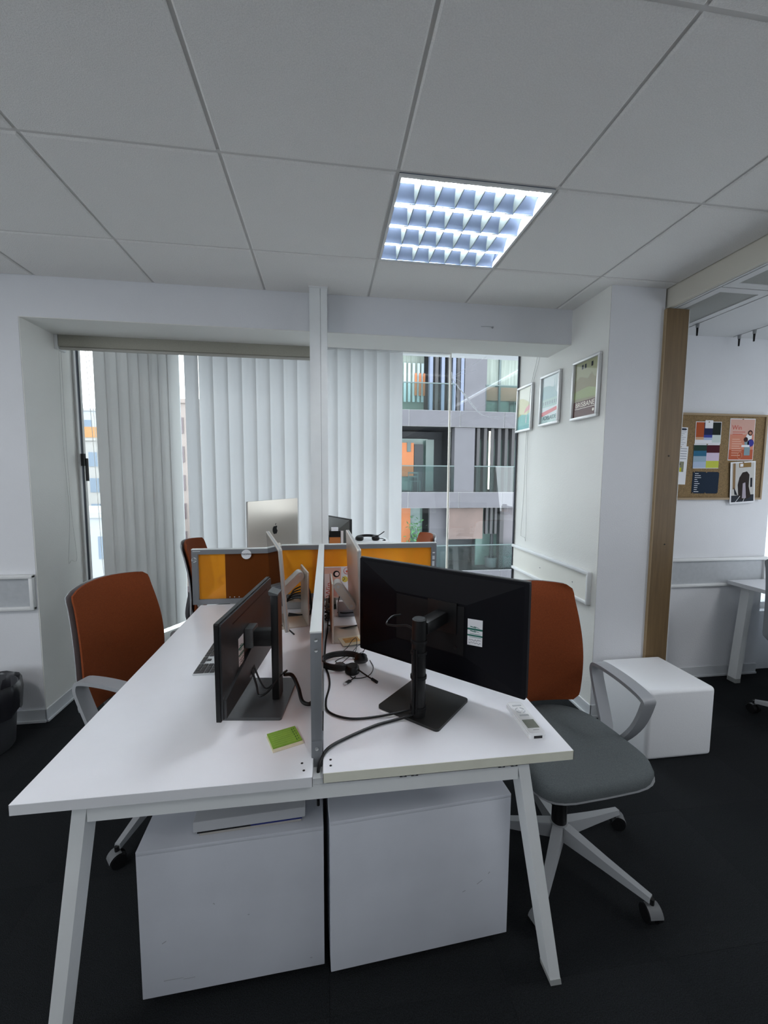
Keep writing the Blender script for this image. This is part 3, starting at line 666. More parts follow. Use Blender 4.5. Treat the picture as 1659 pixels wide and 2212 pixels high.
# -- aluminium displays
def alu_display(name, label, loc, rz, w_, h_, z0, foot=None, plate_t=0.16, lean=0.0, logo=False, sgn=1, arm_z=(0.245, 0.10), along=0.0, plate_h=0.265):
    t = thing(name, label, 'monitor', loc, rz); M = T(0, 0, z0 + h_ / 2) @ RX(lean)
    put('screen', MB().add([(-w_ / 2 + .006, 0.0075, -h_ / 2 + .006), (w_ / 2 - .006, 0.0075, -h_ / 2 + .006), (w_ / 2 - .006, 0.0075, h_ / 2 - .006), (-w_ / 2 + .006, 0.0075, h_ / 2 - .006)], [(0, 1, 2, 3)], SCREEN, False, M), t, False)
    put('panel', MB().prism(rrect(w_, h_, 0.008), -0.007, 0.010, ALUM, M @ UPR), t, False)
    put('panel_edge', MB().prism(rrect(w_ + 0.001, h_ + 0.001, 0.008), -0.004, 0.004, mat('seam_grey', (0.40, 0.41, 0.41), 0.5), M @ UPR), t, False)
    yb = -plate_t
    put('stand_plate', MB().box(along - 0.10, along + 0.10, yb - 0.010, yb, 0.0, plate_h, ALUM, b=0.0035), t, False)
    put('stand_foot', MB().box(along - 0.10, along + 0.10, yb, yb + 0.175, 0.0, 0.007, ALUM, b=0.002), t, False)
    # hinge arm
    za, zb = arm_z; p = Vector((along, yb + 0.022, za)); q = Vector((along, -0.026, zb)); dd = (q - p)
    an = math.atan2(dd.z, dd.y); Ln = dd.length; Ma = T(*p) @ RX(an); m = MB(); cap = []
    for i in range(9): a = R(90 + 180 * i / 8); cap.append((0.019 * math.cos(a), 0.019 * math.sin(a)))
    for i in range(9): a = R(-90 + 180 * i / 8); cap.append((Ln + 0.019 * math.cos(a), 0.019 * math.sin(a)))
    # cap in (y,z) plane extruded along x
    PM = Ma @ Matrix(((0, 0, 1, 0), (1, 0, 0, 0), (0, 1, 0, 0), (0, 0, 0, 1)))
    m.prism(cap, -0.036, 0.036, mat('arm_satin', (0.55, 0.545, 0.53), 0.4, metal=0.3), PM)
    cap2 = [(x * 0.94 + 0.003, y * 0.78) for x, y in cap]
    ar = put('hinge_arm', m, t, False)
    for s_ in (-1, 1):
        put('hinge_cap', MB().prism(cap2, s_ * 0.0361, s_ * 0.0368, ALUM, PM), ar, False)
        for yy in (0.0, Ln): put('pivot_screw', MB().prism([(yy + 0.007 * math.cos(i * PI / 6), 0.007 * math.sin(i * PI / 6)) for i in range(12)], s_ * 0.037, s_ * 0.0395, ALU, PM), ar, False)
    if logo:
        # fruit outline badge
        pts = [(0, .62), (.18, .70), (.42, .68), (.60, .55), (.45, .35), (.42, .1), (.55, -.12), (.66, -.2), (.55, -.5), (.38, -.75), (.22, -.82), (.05, -.76), (-.1, -.76), (-.28, -.82), (-.45, -.72), (-.64, -.38), (-.70, 0), (-.62, .38), (-.42, .62), (-.2, .66)]
        s_ = 0.040; m = MB().prism([(-x * s_ * -1, y * s_) for x, y in pts], 0.0102, 0.0106, BLACK, M @ UPR)
        m.prism([(x * s_, y * s_) for x, y in ((0.02, .78), (.04, 1.0), (.28, 1.22), (.27, 1.0))], 0.0102, 0.0106, BLACK, M @ UPR)
        put('logo', m, t, False, 'black fruit-shaped logo')
    return t
alu_display('monitor', 'thin aluminium display seen edge-on facing left, on the left desk near the cross divider', (-0.247, 2.045, 0.72), R(102.5), 0.60, 0.362, 0.058, lean=R(-4), along=0.0, plate_t=0.135, arm_z=(0.235, 0.155))
alu_display('monitor', 'thin aluminium display seen edge-on facing right, standing just behind the big black monitor', (0.130, 1.985, 0.72), R(-88.5), 0.625, 0.362, 0.064, along=0.13, plate_t=0.108, arm_z=(0.235, 0.145), lean=R(2))
a3 = alu_display('computer', 'silver all-in-one computer with black fruit logo on its back, behind the cross divider', (-0.385, 3.13, 0.72), R(56.8), 0.547, 0.44, 0.105, logo=True, plate_t=0.15, plate_h=0.02, arm_z=(0.16, 0.17))
for ch in list(a3.children):
    if ch.name.startswith('stand_plate') or ch.name.startswith('hinge_arm'):
        for c2 in list(ch.children): bpy.data.objects.remove(c2)
        bpy.data.objects.remove(ch)
put('stand_neck', MB().beam((0, -0.15, 0.005), (0, -0.012, 0.22), 0.09, 0.006, ALUM, up=(0, 1, 0)), a3, False)
# -- small black monitor behind divider
m4 = thing('monitor', 'black monitor with a dark sloped back behind the cross divider, right of the pole', 'monitor', (0.063, 3.21, 0.72), R(-61.7))
zc = 0.265; W2, H2 = 0.238, 0.145
put('bezel', MB().prism(rrect(2 * W2, 2 * H2, 0.005), -0.008, 0.008, BLACK, T(0, 0, zc) @ UPR), m4, False)
bk = MB(); a, b, c, d_, k = 0.230, 0.138, 0.10, 0.05, 0.04
vs = [(-a, -0.008, zc - b), (a, -0.008, zc - b), (a, -0.008, zc + b), (-a, -0.008, zc + b), (-c, -k, zc - d_), (c, -k, zc - d_), (c, -k, zc + d_), (-c, -k, zc + d_)]
put('back_cover', bk.add(vs, [(0, 1, 5, 4), (1, 2, 6, 5), (2, 3, 7, 6), (3, 0, 4, 7), (4, 5, 6, 7)], mat('cover_grey_mid', (0.10, 0.105, 0.10), 0.35)), m4, False)
put('column', MB().box(-0.03, 0.03, -0.10, -0.075, 0.006, 0.27, BLACK, b=0.004).box(-0.03, 0.03, -0.076, -0.038, 0.235, 0.275, BLACK), m4, False)
put('base', MB().box(-0.11, 0.11, -0.18, 0.03, 0, 0.008, BLACK), m4, False)
# things standing in front of it
t = thing('snack_box', 'small orange and black printed carton standing before the black back monitor', 'box', (0.05, 2.72, 0.72))
put('carton', MB().box(0.018, 0.088, 2.70, 2.75, 0.72, 1.045, mat('carton_orange', (0.45, 0.16, 0.04), 0.6)).box(0.017, 0.089, 2.699, 2.751, 1.045, 1.085, BLACKM).box(0.03, 0.075, 2.705, 2.745, 1.085, 1.105, PAPER), t)
put('tag', MB().box(0.092, 0.108, 2.705, 2.712, 0.72, 1.085, PAPER), t)
t = thing('storage_box', 'white storage box on the back desk carrying a black headset', 'box', (0.30, 2.85, 0.72))
put('body', MB().box(0.18, 0.42, 2.75, 2.95, 0.72, 0.985, WHITEP, b=0.006), t); put('lid', MB().box(0.176, 0.424, 2.746, 2.954, 0.985, 1.0, WHITEP, b=0.003), t)

# ================================================================ SMALL THINGS ON THE DESKS
ZT = 0.7202
# keyboard
kb = thing('keyboard', 'silver full-size keyboard with black keys, left desk, partly behind the dark grey monitor', 'keyboard', (-0.487, 1.53, ZT))
put('tray', MB().box(-0.487, -0.372, 1.53, 1.955, ZT, ZT + 0.006, mat('keyboard_alu', (0.62, 0.64, 0.65), 0.35, metal=0.4), b=0.002), kb)
kc = {}
def key(x0, x1, y0, y1):
    k = (round(x1 - x0, 4), round(y1 - y0, 4))
    if k not in kc: kc[k] = MB().box(-k[0] / 2, k[0] / 2, -k[1] / 2, k[1] / 2, 0, 0.003, mat('key_black', (0.045, 0.046, 0.048), 0.5), b=0.001, seg=1).mesh('key')
    o = bpy.data.objects.new('key', kc[k]); COL.objects.link(o); o.parent = kb; o.location = ((x0 + x1) / 2 + 0.487, (y0 + y1) / 2 - 1.53, 0.006)
u = 0.019; g_ = 0.0028; X0 = -0.4845
for r in range(6):
    xa = X0 + r * (u - 0.0003); xb = xa + u - g_ - (0.006 if r == 5 else 0)
    yN = 1.534
    for c in range(4):                                         # number pad
        if r == 0 and c == 2: key(xa, xb, yN + u * 2, yN + u * 4 - g_); continue
        if r == 0 and c == 3: continue
        if r == 1 and c == 0: continue
        if r == 0 and c == 0: key(xa, xb + u, yN, yN + u - g_); continue
        key(xa, xb, yN + u * c, yN + u * (c + 1) - g_)
    yA = yN + 4 * u + 0.005
    for c in range(3):                                         # arrows and navigation
        if r in (0, 3, 4, 5) or (r == 1 and c == 1): key(xa, xb, yA + u * c, yA + u * (c + 1) - g_)
    yM = yA + 3 * u + 0.005; yE = 1.951; n = [7, 12, 13, 14, 14, 14][r]
    if r == 0: ws = [1.25, 1.25, 1.25, 6, 1.25, 1.25, 1.25]
    elif r == 1: ws = [2.3] + [1] * 10 + [2.2]
    elif r == 2: ws = [1.8] + [1] * 11 + [1.8]
    else: ws = [1] * n
    tot = sum(ws); sc = (yE - yM) / tot; yy = yM
    for w_ in ws: key(xa, xb, yy, yy + w_ * sc - g_); yy += w_ * sc
# sticky notes
Mn = T(-0.118, 1.114, ZT) @ RZ(R(21))
pn = thing('sticky_notes', 'green printed sticky note pad lying on the front left desk', 'notes', (0, 0, 0)); pn.matrix_world = Mn
gm = mat('note_green', (0.215, 0.40, 0.045), 0.8, var=0.1, scale=60)
put('note_pad', MB().box(-0.040, 0.040, -0.030, 0.040, 0.003, 0.006, gm), pn, False)
put('backing_card', MB().box(-0.043, 0.041, -0.041, 0.034, 0.0, 0.003, mat('card_cream', (0.72, 0.66, 0.50), 0.8)), pn, False)
m = MB(); gl_ = mat('note_line', (0.42, 0.58, 0.16), 0.8)
for k in range(7): m.box(-0.035, 0.022, 0.030 - 0.009 * k, 0.0306 - 0.009 * k, 0.006, 0.0062, gl_)
gd = mat('note_dark', (0.05, 0.13, 0.02), 0.8)
for k in range(5): m.box(0.026, 0.0285, -0.025 + k * 0.012, -0.017 + k * 0.012, 0.006, 0.0062, gd).box(0.032, 0.034, -0.022 + k * 0.012, -0.016 + k * 0.012, 0.006, 0.0062, gd)
put('print', m, pn, False)
# remote control
rc = thing('remote_control', 'white air conditioner remote control on the right corner of the front desk', 'remote', (0.581, 1.108, ZT), R(-1.5))
put('body', MB().prism(rrect(0.050, 0.165, 0.008), 0.0, 0.013, WHITEP).prism(rrect(0.046, 0.160, 0.008), 0.013, 0.0165, WHITEP), rc, False)
put('display', MB().box(-0.0175, 0.0175, -0.056, -0.016, 0.0166, 0.0170, mat('lcd', (0.20, 0.215, 0.18), 0.3, var=0.1, scale=300)), rc, False)
m = MB(); m.cyl((0, 0.032, 0.0165), (0, 0.032, 0.0185), 0.0065, 0.006, WHITEP, 16)
put('button', m, rc, False)
mg = mat('button_grey', (0.50, 0.52, 0.54), 0.5)  # plain grey for the buttons
for a in range(4):
    pts = [(0.0135 * math.cos(R(a * 90 + 15 + k * 12)), 0.032 + 0.0135 * math.sin(R(a * 90 + 15 + k * 12)), 0.017) for k in range(6)]
    put('button', MB().tube(pts, 0.0016, mg, 5, 1), rc, False)
put('button', MB().box(-0.014, 0.014, 0.002, 0.009, 0.0165, 0.018, mg, b=0.0006), rc, False)
put('button', MB().box(-0.014, 0.014, 0.055, 0.061, 0.0165, 0.018, mg, b=0.0006), rc, False)
put('sensor', MB().box(-0.012, 0.012, -0.0835, -0.0815, 0.003, 0.010, BLACK), rc, False)
put('print', MB().box(-0.006, 0.012, -0.0655, -0.0645, 0.0165, 0.0168, INK), rc, False)
# headset on the right desk
hs = thing('headset', 'black headset with microphone boom lying on the front right desk by the divider', 'headset', (0.06, 1.54, ZT))
pts = []
for i in range(15):
    a = R(-58 - 268 * i / 14 + 0); pts.append((0.055 + 0.078 * math.cos(a), 1.548 + 0.060 * math.sin(a), ZT + 0.019))
m = MB()
for o_ in (-0.007, 0.0, 0.007): m.tube([(x, y, z + o_) for x, y, z in pts], 0.0055, BLACK, 8, 3)
put('headband', m, hs)
for k, (x, y, z, tl) in enumerate(((0.091, 1.480, ZT + 0.016, 5), (0.128, 1.548, ZT + 0.024, -38), (0.046, 1.518, ZT + 0.010, 0))):
    if k == 2:
        put('ear_cup', MB().lathe([(0.0001, 0.010), (0.016, 0.010), (0.021, 0.006), (0.022, 0.0), (0.02, -0.008), (0.0001, -0.009)], mat('pad_black', (0.02, 0.02, 0.021), 0.7), 20, T(x, y, z)), hs); continue
    put('ear_cup', MB().lathe([(0.0001, 0.014), (0.019, 0.014), (0.024, 0.009), (0.025, 0.0), (0.027, -0.004), (0.027, -0.012), (0.022, -0.016), (0.0001, -0.016)], BLACK, 20, T(x, y, z) @ RX(R(tl))), hs)
put('microphone', MB().tube([(0.11, 1.468, ZT + 0.018), (0.135, 1.43, ZT + 0.014), (0.158, 1.402, ZT + 0.009)], 0.0028, BLACK, 7).cyl((0.155, 1.406, ZT + 0.010), (0.172, 1.386, ZT + 0.0062), 0.0052, 0.0055, BLACKM, 10), hs)
put('cable', MB().tube([(0.078, 1.46, ZT + 0.005), (0.09, 1.435, ZT + 0.003), (0.125, 1.432, ZT + 0.003), (0.155, 1.455, ZT + 0.003), (0.172, 1.51, ZT + 0.003), (0.165, 1.57, ZT + 0.003)], 0.0016, BLACK, 6)
    .tube([(0.10, 1.444, ZT + 0.003), (0.088, 1.425, ZT + 0.004), (0.078, 1.413, ZT + 0.005)], 0.002, BLACK, 6)
    .tube([(0.045, 1.64, ZT + 0.003), (0.08, 1.66, ZT + 0.02), (0.105, 1.70, ZT + 0.035), (0.12, 1.68, ZT + 0.05), (0.115, 1.62, ZT + 0.03), (0.10, 1.585, ZT + 0.006), (0.13, 1.60, ZT + 0.01), (0.15, 1.64, ZT + 0.02), (0.13, 1.66, ZT + 0.03), (0.09, 1.62, ZT + 0.01), (0.05, 1.6, ZT + 0.003), (0.03, 1.575, ZT + 0.003), (0.055, 1.565, ZT + 0.003), (0.09, 1.60, ZT + 0.01), (0.14, 1.63, ZT + 0.012), (0.16, 1.66, ZT + 0.02)], 0.0014, BLACK, 5), hs)
put('usb_plug', MB().box(-0.006, 0.006, -0.011, 0.011, 0, 0.006, BLACK, T(0.072, 1.407, ZT + 0.001) @ RZ(R(-45)), b=0.001).box(-0.0055, 0.0055, -0.022, -0.011, 0.0005, 0.0045, ALU, T(0.072, 1.407, ZT + 0.001) @ RZ(R(-45))), hs)
# headset on the box behind
h2 = thing('headset', 'black headset with raised microphone boom lying on the white box behind the cross divider', 'headset', (0.30, 2.85, 1.0))
m = MB()
for o_ in (0, 0.008): m.tube([(0.20 + 0.08 * (1 - math.cos(R(180 * i / 8))), 2.84 + 0.06 * math.sin(R(180 * i / 8)), 1.008 + o_ + 0.012 * math.sin(R(180 * i / 8))) for i in range(9)], 0.0055, BLACK, 7, 2)
put('headband', m, h2)
for x, y in ((0.225, 2.83), (0.335, 2.83)):
    put('ear_cup', MB().lathe([(0.0001, 0.018), (0.022, 0.018), (0.027, 0.010), (0.027, -0.004), (0.022, -0.010), (0.0001, -0.010)], BLACK, 16, T(x, y, 1.0125) @ RX(R(12))), h2)
put('microphone', MB().tube([(0.325, 2.82, 1.025), (0.36, 2.82, 1.038), (0.395, 2.82, 1.062)], 0.0035, BLACK, 6), h2)
put('cable', MB().tube([(0.35, 2.81, 1.012), (0.375, 2.80, 1.016), (0.40, 2.80, 1.004), (0.38, 2.79, 1.004)], 0.003, BLACK, 6), h2)
# coaster / memo card at the foot of the right aluminium display
cd = thing('memo_card', 'cream and orange printed card on the foot of the right aluminium display', 'card', (0.105, 1.762, ZT + 0.0075))
put('card', MB().box(-0.05, 0.05, -0.045, 0.045, 0, 0.002, mat('card_pale', (0.74, 0.68, 0.52), 0.7), RZ(R(14))), cd, False)
put('print', MB().box(-0.034, 0.036, -0.022, 0.03, 0.002, 0.0022, mat('card_print', (0.62, 0.36, 0.12), 0.7, var=0.25, scale=40), RZ(R(14))), cd, False)
# docking station and cable bundle on the right desk
dk = thing('docking_station', 'flat grey docking station behind the right aluminium display', 'dock', (0.12, 2.15, ZT))
put('case', MB().box(0.055, 0.175, 2.09, 2.25, ZT, ZT + 0.035, mat('dock_grey', (0.21, 0.205, 0.23), 0.45), b=0.006), dk)
put('cable', MB().tube([(0.055, 2.11, ZT + 0.02), (0.09, 2.07, ZT + 0.028), (0.17, 2.075, ZT + 0.03)], 0.004, BLACK, 6).tube([(0.06, 2.3, ZT + 0.01), (0.075, 2.29, ZT + 0.06), (0.12, 2.28, ZT + 0.08), (0.17, 2.27, ZT + 0.07)], 0.003, BLACK, 6), dk)
ps = thing('power_strip', 'black power strip with plugs near the poster on the right desk', 'power strip', (0.02, 2.3, ZT))
put('strip', MB().box(-0.008, 0.05, 2.22, 2.34, ZT, ZT + 0.03, mat('strip_dark', (0.04, 0.05, 0.04), 0.5), b=0.004), ps)
put('plug', MB().cyl((0.02, 2.25, ZT + 0.03), (0.02, 2.25, ZT + 0.06), 0.014, 0.011, BLACK, 12).cyl((0.02, 2.30, ZT + 0.03), (0.02, 2.30, ZT + 0.055), 0.014, 0.011, BLACK, 12), ps)
def cable(label, pts, r=0.004, name='cable', group=None):
    o = bpy.data.objects.new(name, MB().tube(pts, r, BLACK, 8, 8).mesh(name, pts[0])); COL.objects.link(o); o.location = pts[0]; tag(o, label, 'cable', group); return o
m = MB(); random.seed(11)
pts = [(0.008 + 0.020 * math.sin(i * 2.4 + 0.3), 2.06 + 0.045 * math.cos(i * 1.7), ZT + 0.006 + 0.055 * (0.5 + 0.5 * math.sin(i * 1.13))) for i in range(26)]
o = bpy.data.objects.new('cable_bundle', m.tube(pts, 0.0035, BLACK, 6, 6).mesh('cable_bundle', pts[0])); COL.objects.link(o); o.location = pts[0]
tag(o, 'tangled bundle of black cables beside the divider on the right desk', 'cables')
cable('thin black cable running along the divider and looping to the big black monitor', [(0.004, 2.02, ZT + 0.02), (0.0, 1.90, ZT + 0.005), (-0.008, 1.75, ZT + 0.005), (-0.010, 1.56, ZT + 0.005), (0.004, 1.46, ZT + 0.005), (0.006, 1.38, ZT + 0.005), (-0.006, 1.29, ZT + 0.005), (0.004, 1.225, ZT + 0.005), (0.065, 1.183, ZT + 0.005), (0.15, 1.183, ZT + 0.005), (0.235, 1.188, ZT + 0.014), (0.262, 1.178, ZT + 0.03)], 0.0034)
cable('thick black power cable crossing the front right desk into the gap', [(0.270, 1.160, ZT + 0.028), (0.245, 1.163, ZT + 0.013), (0.20, 1.158, ZT + 0.006), (0.135, 1.138, ZT + 0.005), (0.05, 1.092, ZT + 0.005), (0.005, 1.058, ZT + 0.006), (-0.014, 1.028, ZT + 0.003), (-0.026, 1.008, ZT - 0.03), (-0.026, 1.015, 0.60)], 0.0042)
cable('black cables looping from the back of the big monitor into its column', [(0.243, 1.333, 0.985), (0.212, 1.318, 0.985), (0.19, 1.29, 0.972), (0.215, 1.26, 0.975), (0.25, 1.225, 0.985), (0.268, 1.19, 0.965), (0.268, 1.165, 0.92)], 0.0034)
cable('black cable curving on the right desk under the right aluminium display', [(0.0, 1.98, ZT + 0.004), (0.05, 1.93, ZT + 0.004), (0.10, 1.915, ZT + 0.012), (0.16, 1.95, ZT + 0.01)], 0.0034)
cable('thick black cable sleeve running from the dark grey monitor stand to the divider', [(-0.14, 1.325, ZT + 0.085), (-0.115, 1.335, ZT + 0.075), (-0.095, 1.32, ZT + 0.04), (-0.082, 1.29, ZT + 0.012), (-0.062, 1.275, ZT + 0.007), (-0.047, 1.285, ZT + 0.008)], 0.0062)
cable('loose black cable end lying on the foot of the left aluminium display', [(-0.215, 1.98, ZT + 0.012), (-0.18, 1.92, ZT + 0.012), (-0.15, 1.87, ZT + 0.006)], 0.0035)
m = MB()
for k in range(5): m.tube([(-0.23 + 0.01 * k, 2.20, ZT + 0.05 + 0.012 * k), (-0.17, 2.22 + 0.01 * k, ZT + 0.07 + 0.01 * k), (-0.10, 2.22, ZT + 0.05 + 0.02 * k), (-0.085, 2.18 - 0.01 * k, ZT + 0.015), (-0.13, 2.13, ZT + 0.008), (-0.20, 2.12 + 0.012 * k, ZT + 0.006)], 0.004, BLACK, 6, 5)
tag(put('cable_bundle', m), 'bundle of black cables hanging behind the left aluminium display', 'cables')
pa = thing('power_adapter', 'grey socket block on the left desk behind the left aluminium display', 'adapter', (-0.16, 2.28, ZT)); put('case', MB().box(-0.25, -0.075, 2.25, 2.33, ZT, ZT + 0.04, mat('adapter_grey', (0.30, 0.30, 0.29), 0.5), b=0.005), pa)
put('socket', MB().cyl((-0.2, 2.29, ZT + 0.04), (-0.2, 2.29, ZT + 0.042), 0.016, 0.016, BASEG, 14).cyl((-0.13, 2.29, ZT + 0.04), (-0.13, 2.29, ZT + 0.042), 0.016, 0.016, BASEG, 14), pa)
dp = thing('desk_phone', 'grey translucent desk tray standing against the cross divider behind the left displays', 'tray', (-0.33, 2.34, ZT))
put('body', MB().add([(-0.38, 2.27, ZT), (-0.27, 2.27, ZT), (-0.27, 2.372, ZT), (-0.38, 2.372, ZT), (-0.375, 2.33, ZT + 0.10), (-0.285, 2.33, ZT + 0.10), (-0.285, 2.372, ZT + 0.10), (-0.375, 2.372, ZT + 0.10)], [(0, 3, 2, 1), (4, 5, 6, 7), (0, 1, 5, 4), (1, 2, 6, 5), (2, 3, 7, 6), (3, 0, 4, 7)], mat('tray_grey', (0.17, 0.18, 0.21), 0.35)), dp)
put('rim', MB().box(-0.377, -0.283, 2.327, 2.374, ZT + 0.10, ZT + 0.106, CHGREY), dp)
dp.name = 'desk_tray'
# poster leaning on the cross divider, lying on its side
po = thing('poster', 'pink poster turned on its side leaning on the cross divider, with the word Win', 'poster', (0.09, 2.42, ZT))
PK = mat('poster_pink', (0.72, 0.42, 0.33), 0.6); PK2 = mat('poster_pale', (0.78, 0.62, 0.58), 0.6); RED = mat('print_red', (0.55, 0.08, 0.05), 0.6)
Mp = T(0, 2.4225, 0) @ FACE_S
m = MB().box(-0.036, 0.205, 0.722, 0.912, 0, 0.0015, PAPER, Mp).box(-0.033, 0.082, 0.725, 0.907, 0.0015, 0.0017, PK, Mp)
put('sheet', m, po)
m = MB().box(-0.030, 0.02, 0.73, 0.87, 0.0017, 0.0019, PK2, Mp)
text_mb('Win', 0.050, RED, Mp @ T(0.012, 0.775, 0.002) @ RZ(R(90)), mbx=m)
for k in range(4): m.box(0.034 + 0.006 * k, 0.036 + 0.006 * k, 0.735, 0.80 - 0.008 * k, 0.0017, 0.0019, RED, Mp)
m.cyl(Mp @ Vector((0.055, 0.868, 0.0015)), Mp @ Vector((0.055, 0.868, 0.0022)), 0.020, 0.020, BLACKM, 16).cyl(Mp @ Vector((0.058, 0.868, 0.0022)), Mp @ Vector((0.058, 0.868, 0.0026)), 0.012, 0.012, PK2, 16)
m.tube([Mp @ Vector((0.118 + 0.020 * math.cos(i * PI / 8), 0.885 + 0.019 * math.sin(i * PI / 8), 0.002)) for i in range(16)], 0.0018, RED, 4, 1, True)
m.cyl(Mp @ Vector((0.117, 0.882, 0.0015)), Mp @ Vector((0.117, 0.882, 0.0022)), 0.007, 0.007, RED, 10)
YEL = mat('print_yellow', (0.70, 0.58, 0.10), 0.6); m.cyl(Mp @ Vector((0.105, 0.835, 0.0015)), Mp @ Vector((0.105, 0.835, 0.0022)), 0.018, 0.018, YEL, 14)
m.tube([Mp @ Vector((0.09, 0.85, 0.0023)), Mp @ Vector((0.105, 0.84, 0.0023)), Mp @ Vector((0.092, 0.825, 0.0023))], 0.0015, NAVY, 4, 3)
text_mb('Ta', 0.022, INK, Mp @ T(0.155, 0.848, 0.0018), mbx=m)
put('print', m, po)

# ================================================================ PEDESTALS AND PAPERS
def pedestal(label, x0, x1, y0, y1, z1, rz, marks):
    t = thing('drawer_pedestal', label, 'pedestal', (x0, y0, 0), R(rz)); w_ = x1 - x0; d_ = y1 - y0
    put('cabinet', MB().box(0, w_, 0, d_, 0.03, z1 - 0.012, PED, b=0.0015), t, False)
    put('top', MB().box(0.0, w_, 0.0, d_, z1 - 0.012, z1, PED, b=0.0015), t, False)
    for x, y in ((0.04, 0.05), (w_ - 0.04, 0.05), (0.04, d_ - 0.05), (w_ - 0.04, d_ - 0.05)):
        put('caster', MB().cyl((x - 0.008, y, 0.0155), (x + 0.008, y, 0.0155), 0.0155, 0.0155, BLACK, 12), t, False)
    m = MB()
    for (x, z, l_, a) in marks:
        m.box(-l_ / 2, l_ / 2, -0.0003, 0, -0.0012, 0.0012, SMUDGE, T(x, 0, z) @ RY(R(a)))
    put('scuff', m, t, False)
    return t
pedestal('white drawer pedestal under the left desk with a flat box on top', -0.502, -0.014, 1.082, 1.50, 0.462, 2.2, ((0.08, 0.075, 0.05, 0), (0.12, 0.07, 0.03, 0), (0.19, 0.28, 0.006, 40), (0.06, 0.19, 0.012, -30), (0.28, 0.23, 0.005, 0), (0.45, 0.06, 0.006, 0)))
pedestal('white drawer pedestal under the right desk', 0.004, 0.549, 1.078, 1.50, 0.492, 3.5, ((0.45, 0.22, 0.02, -30), (0.40, 0.20, 0.01, -20), (0.48, 0.245, 0.008, -45)))
t = thing('flat_box', 'flat grey-white box with a blue strip lying on the left pedestal', 'box', (-0.22, 1.2, 0.463), R(3))
put('lid', MB().box(-0.150, 0.150, -0.085, 0.14, 0.014, 0.045, mat('box_grey', (0.52, 0.53, 0.55), 0.6), b=0.003), t, False)
put('tray', MB().box(-0.135, 0.138, -0.080, 0.13, 0.0, 0.010, mat('paper_beige', (0.40, 0.38, 0.35), 0.7)), t, False)
put('strip', MB().box(-0.140, 0.0, -0.084, 0.13, 0.010, 0.014, BLACK).box(0.0, 0.140, -0.084, 0.13, 0.010, 0.014, mat('strip_blue', (0.01, 0.02, 0.16), 0.5)), t, False)

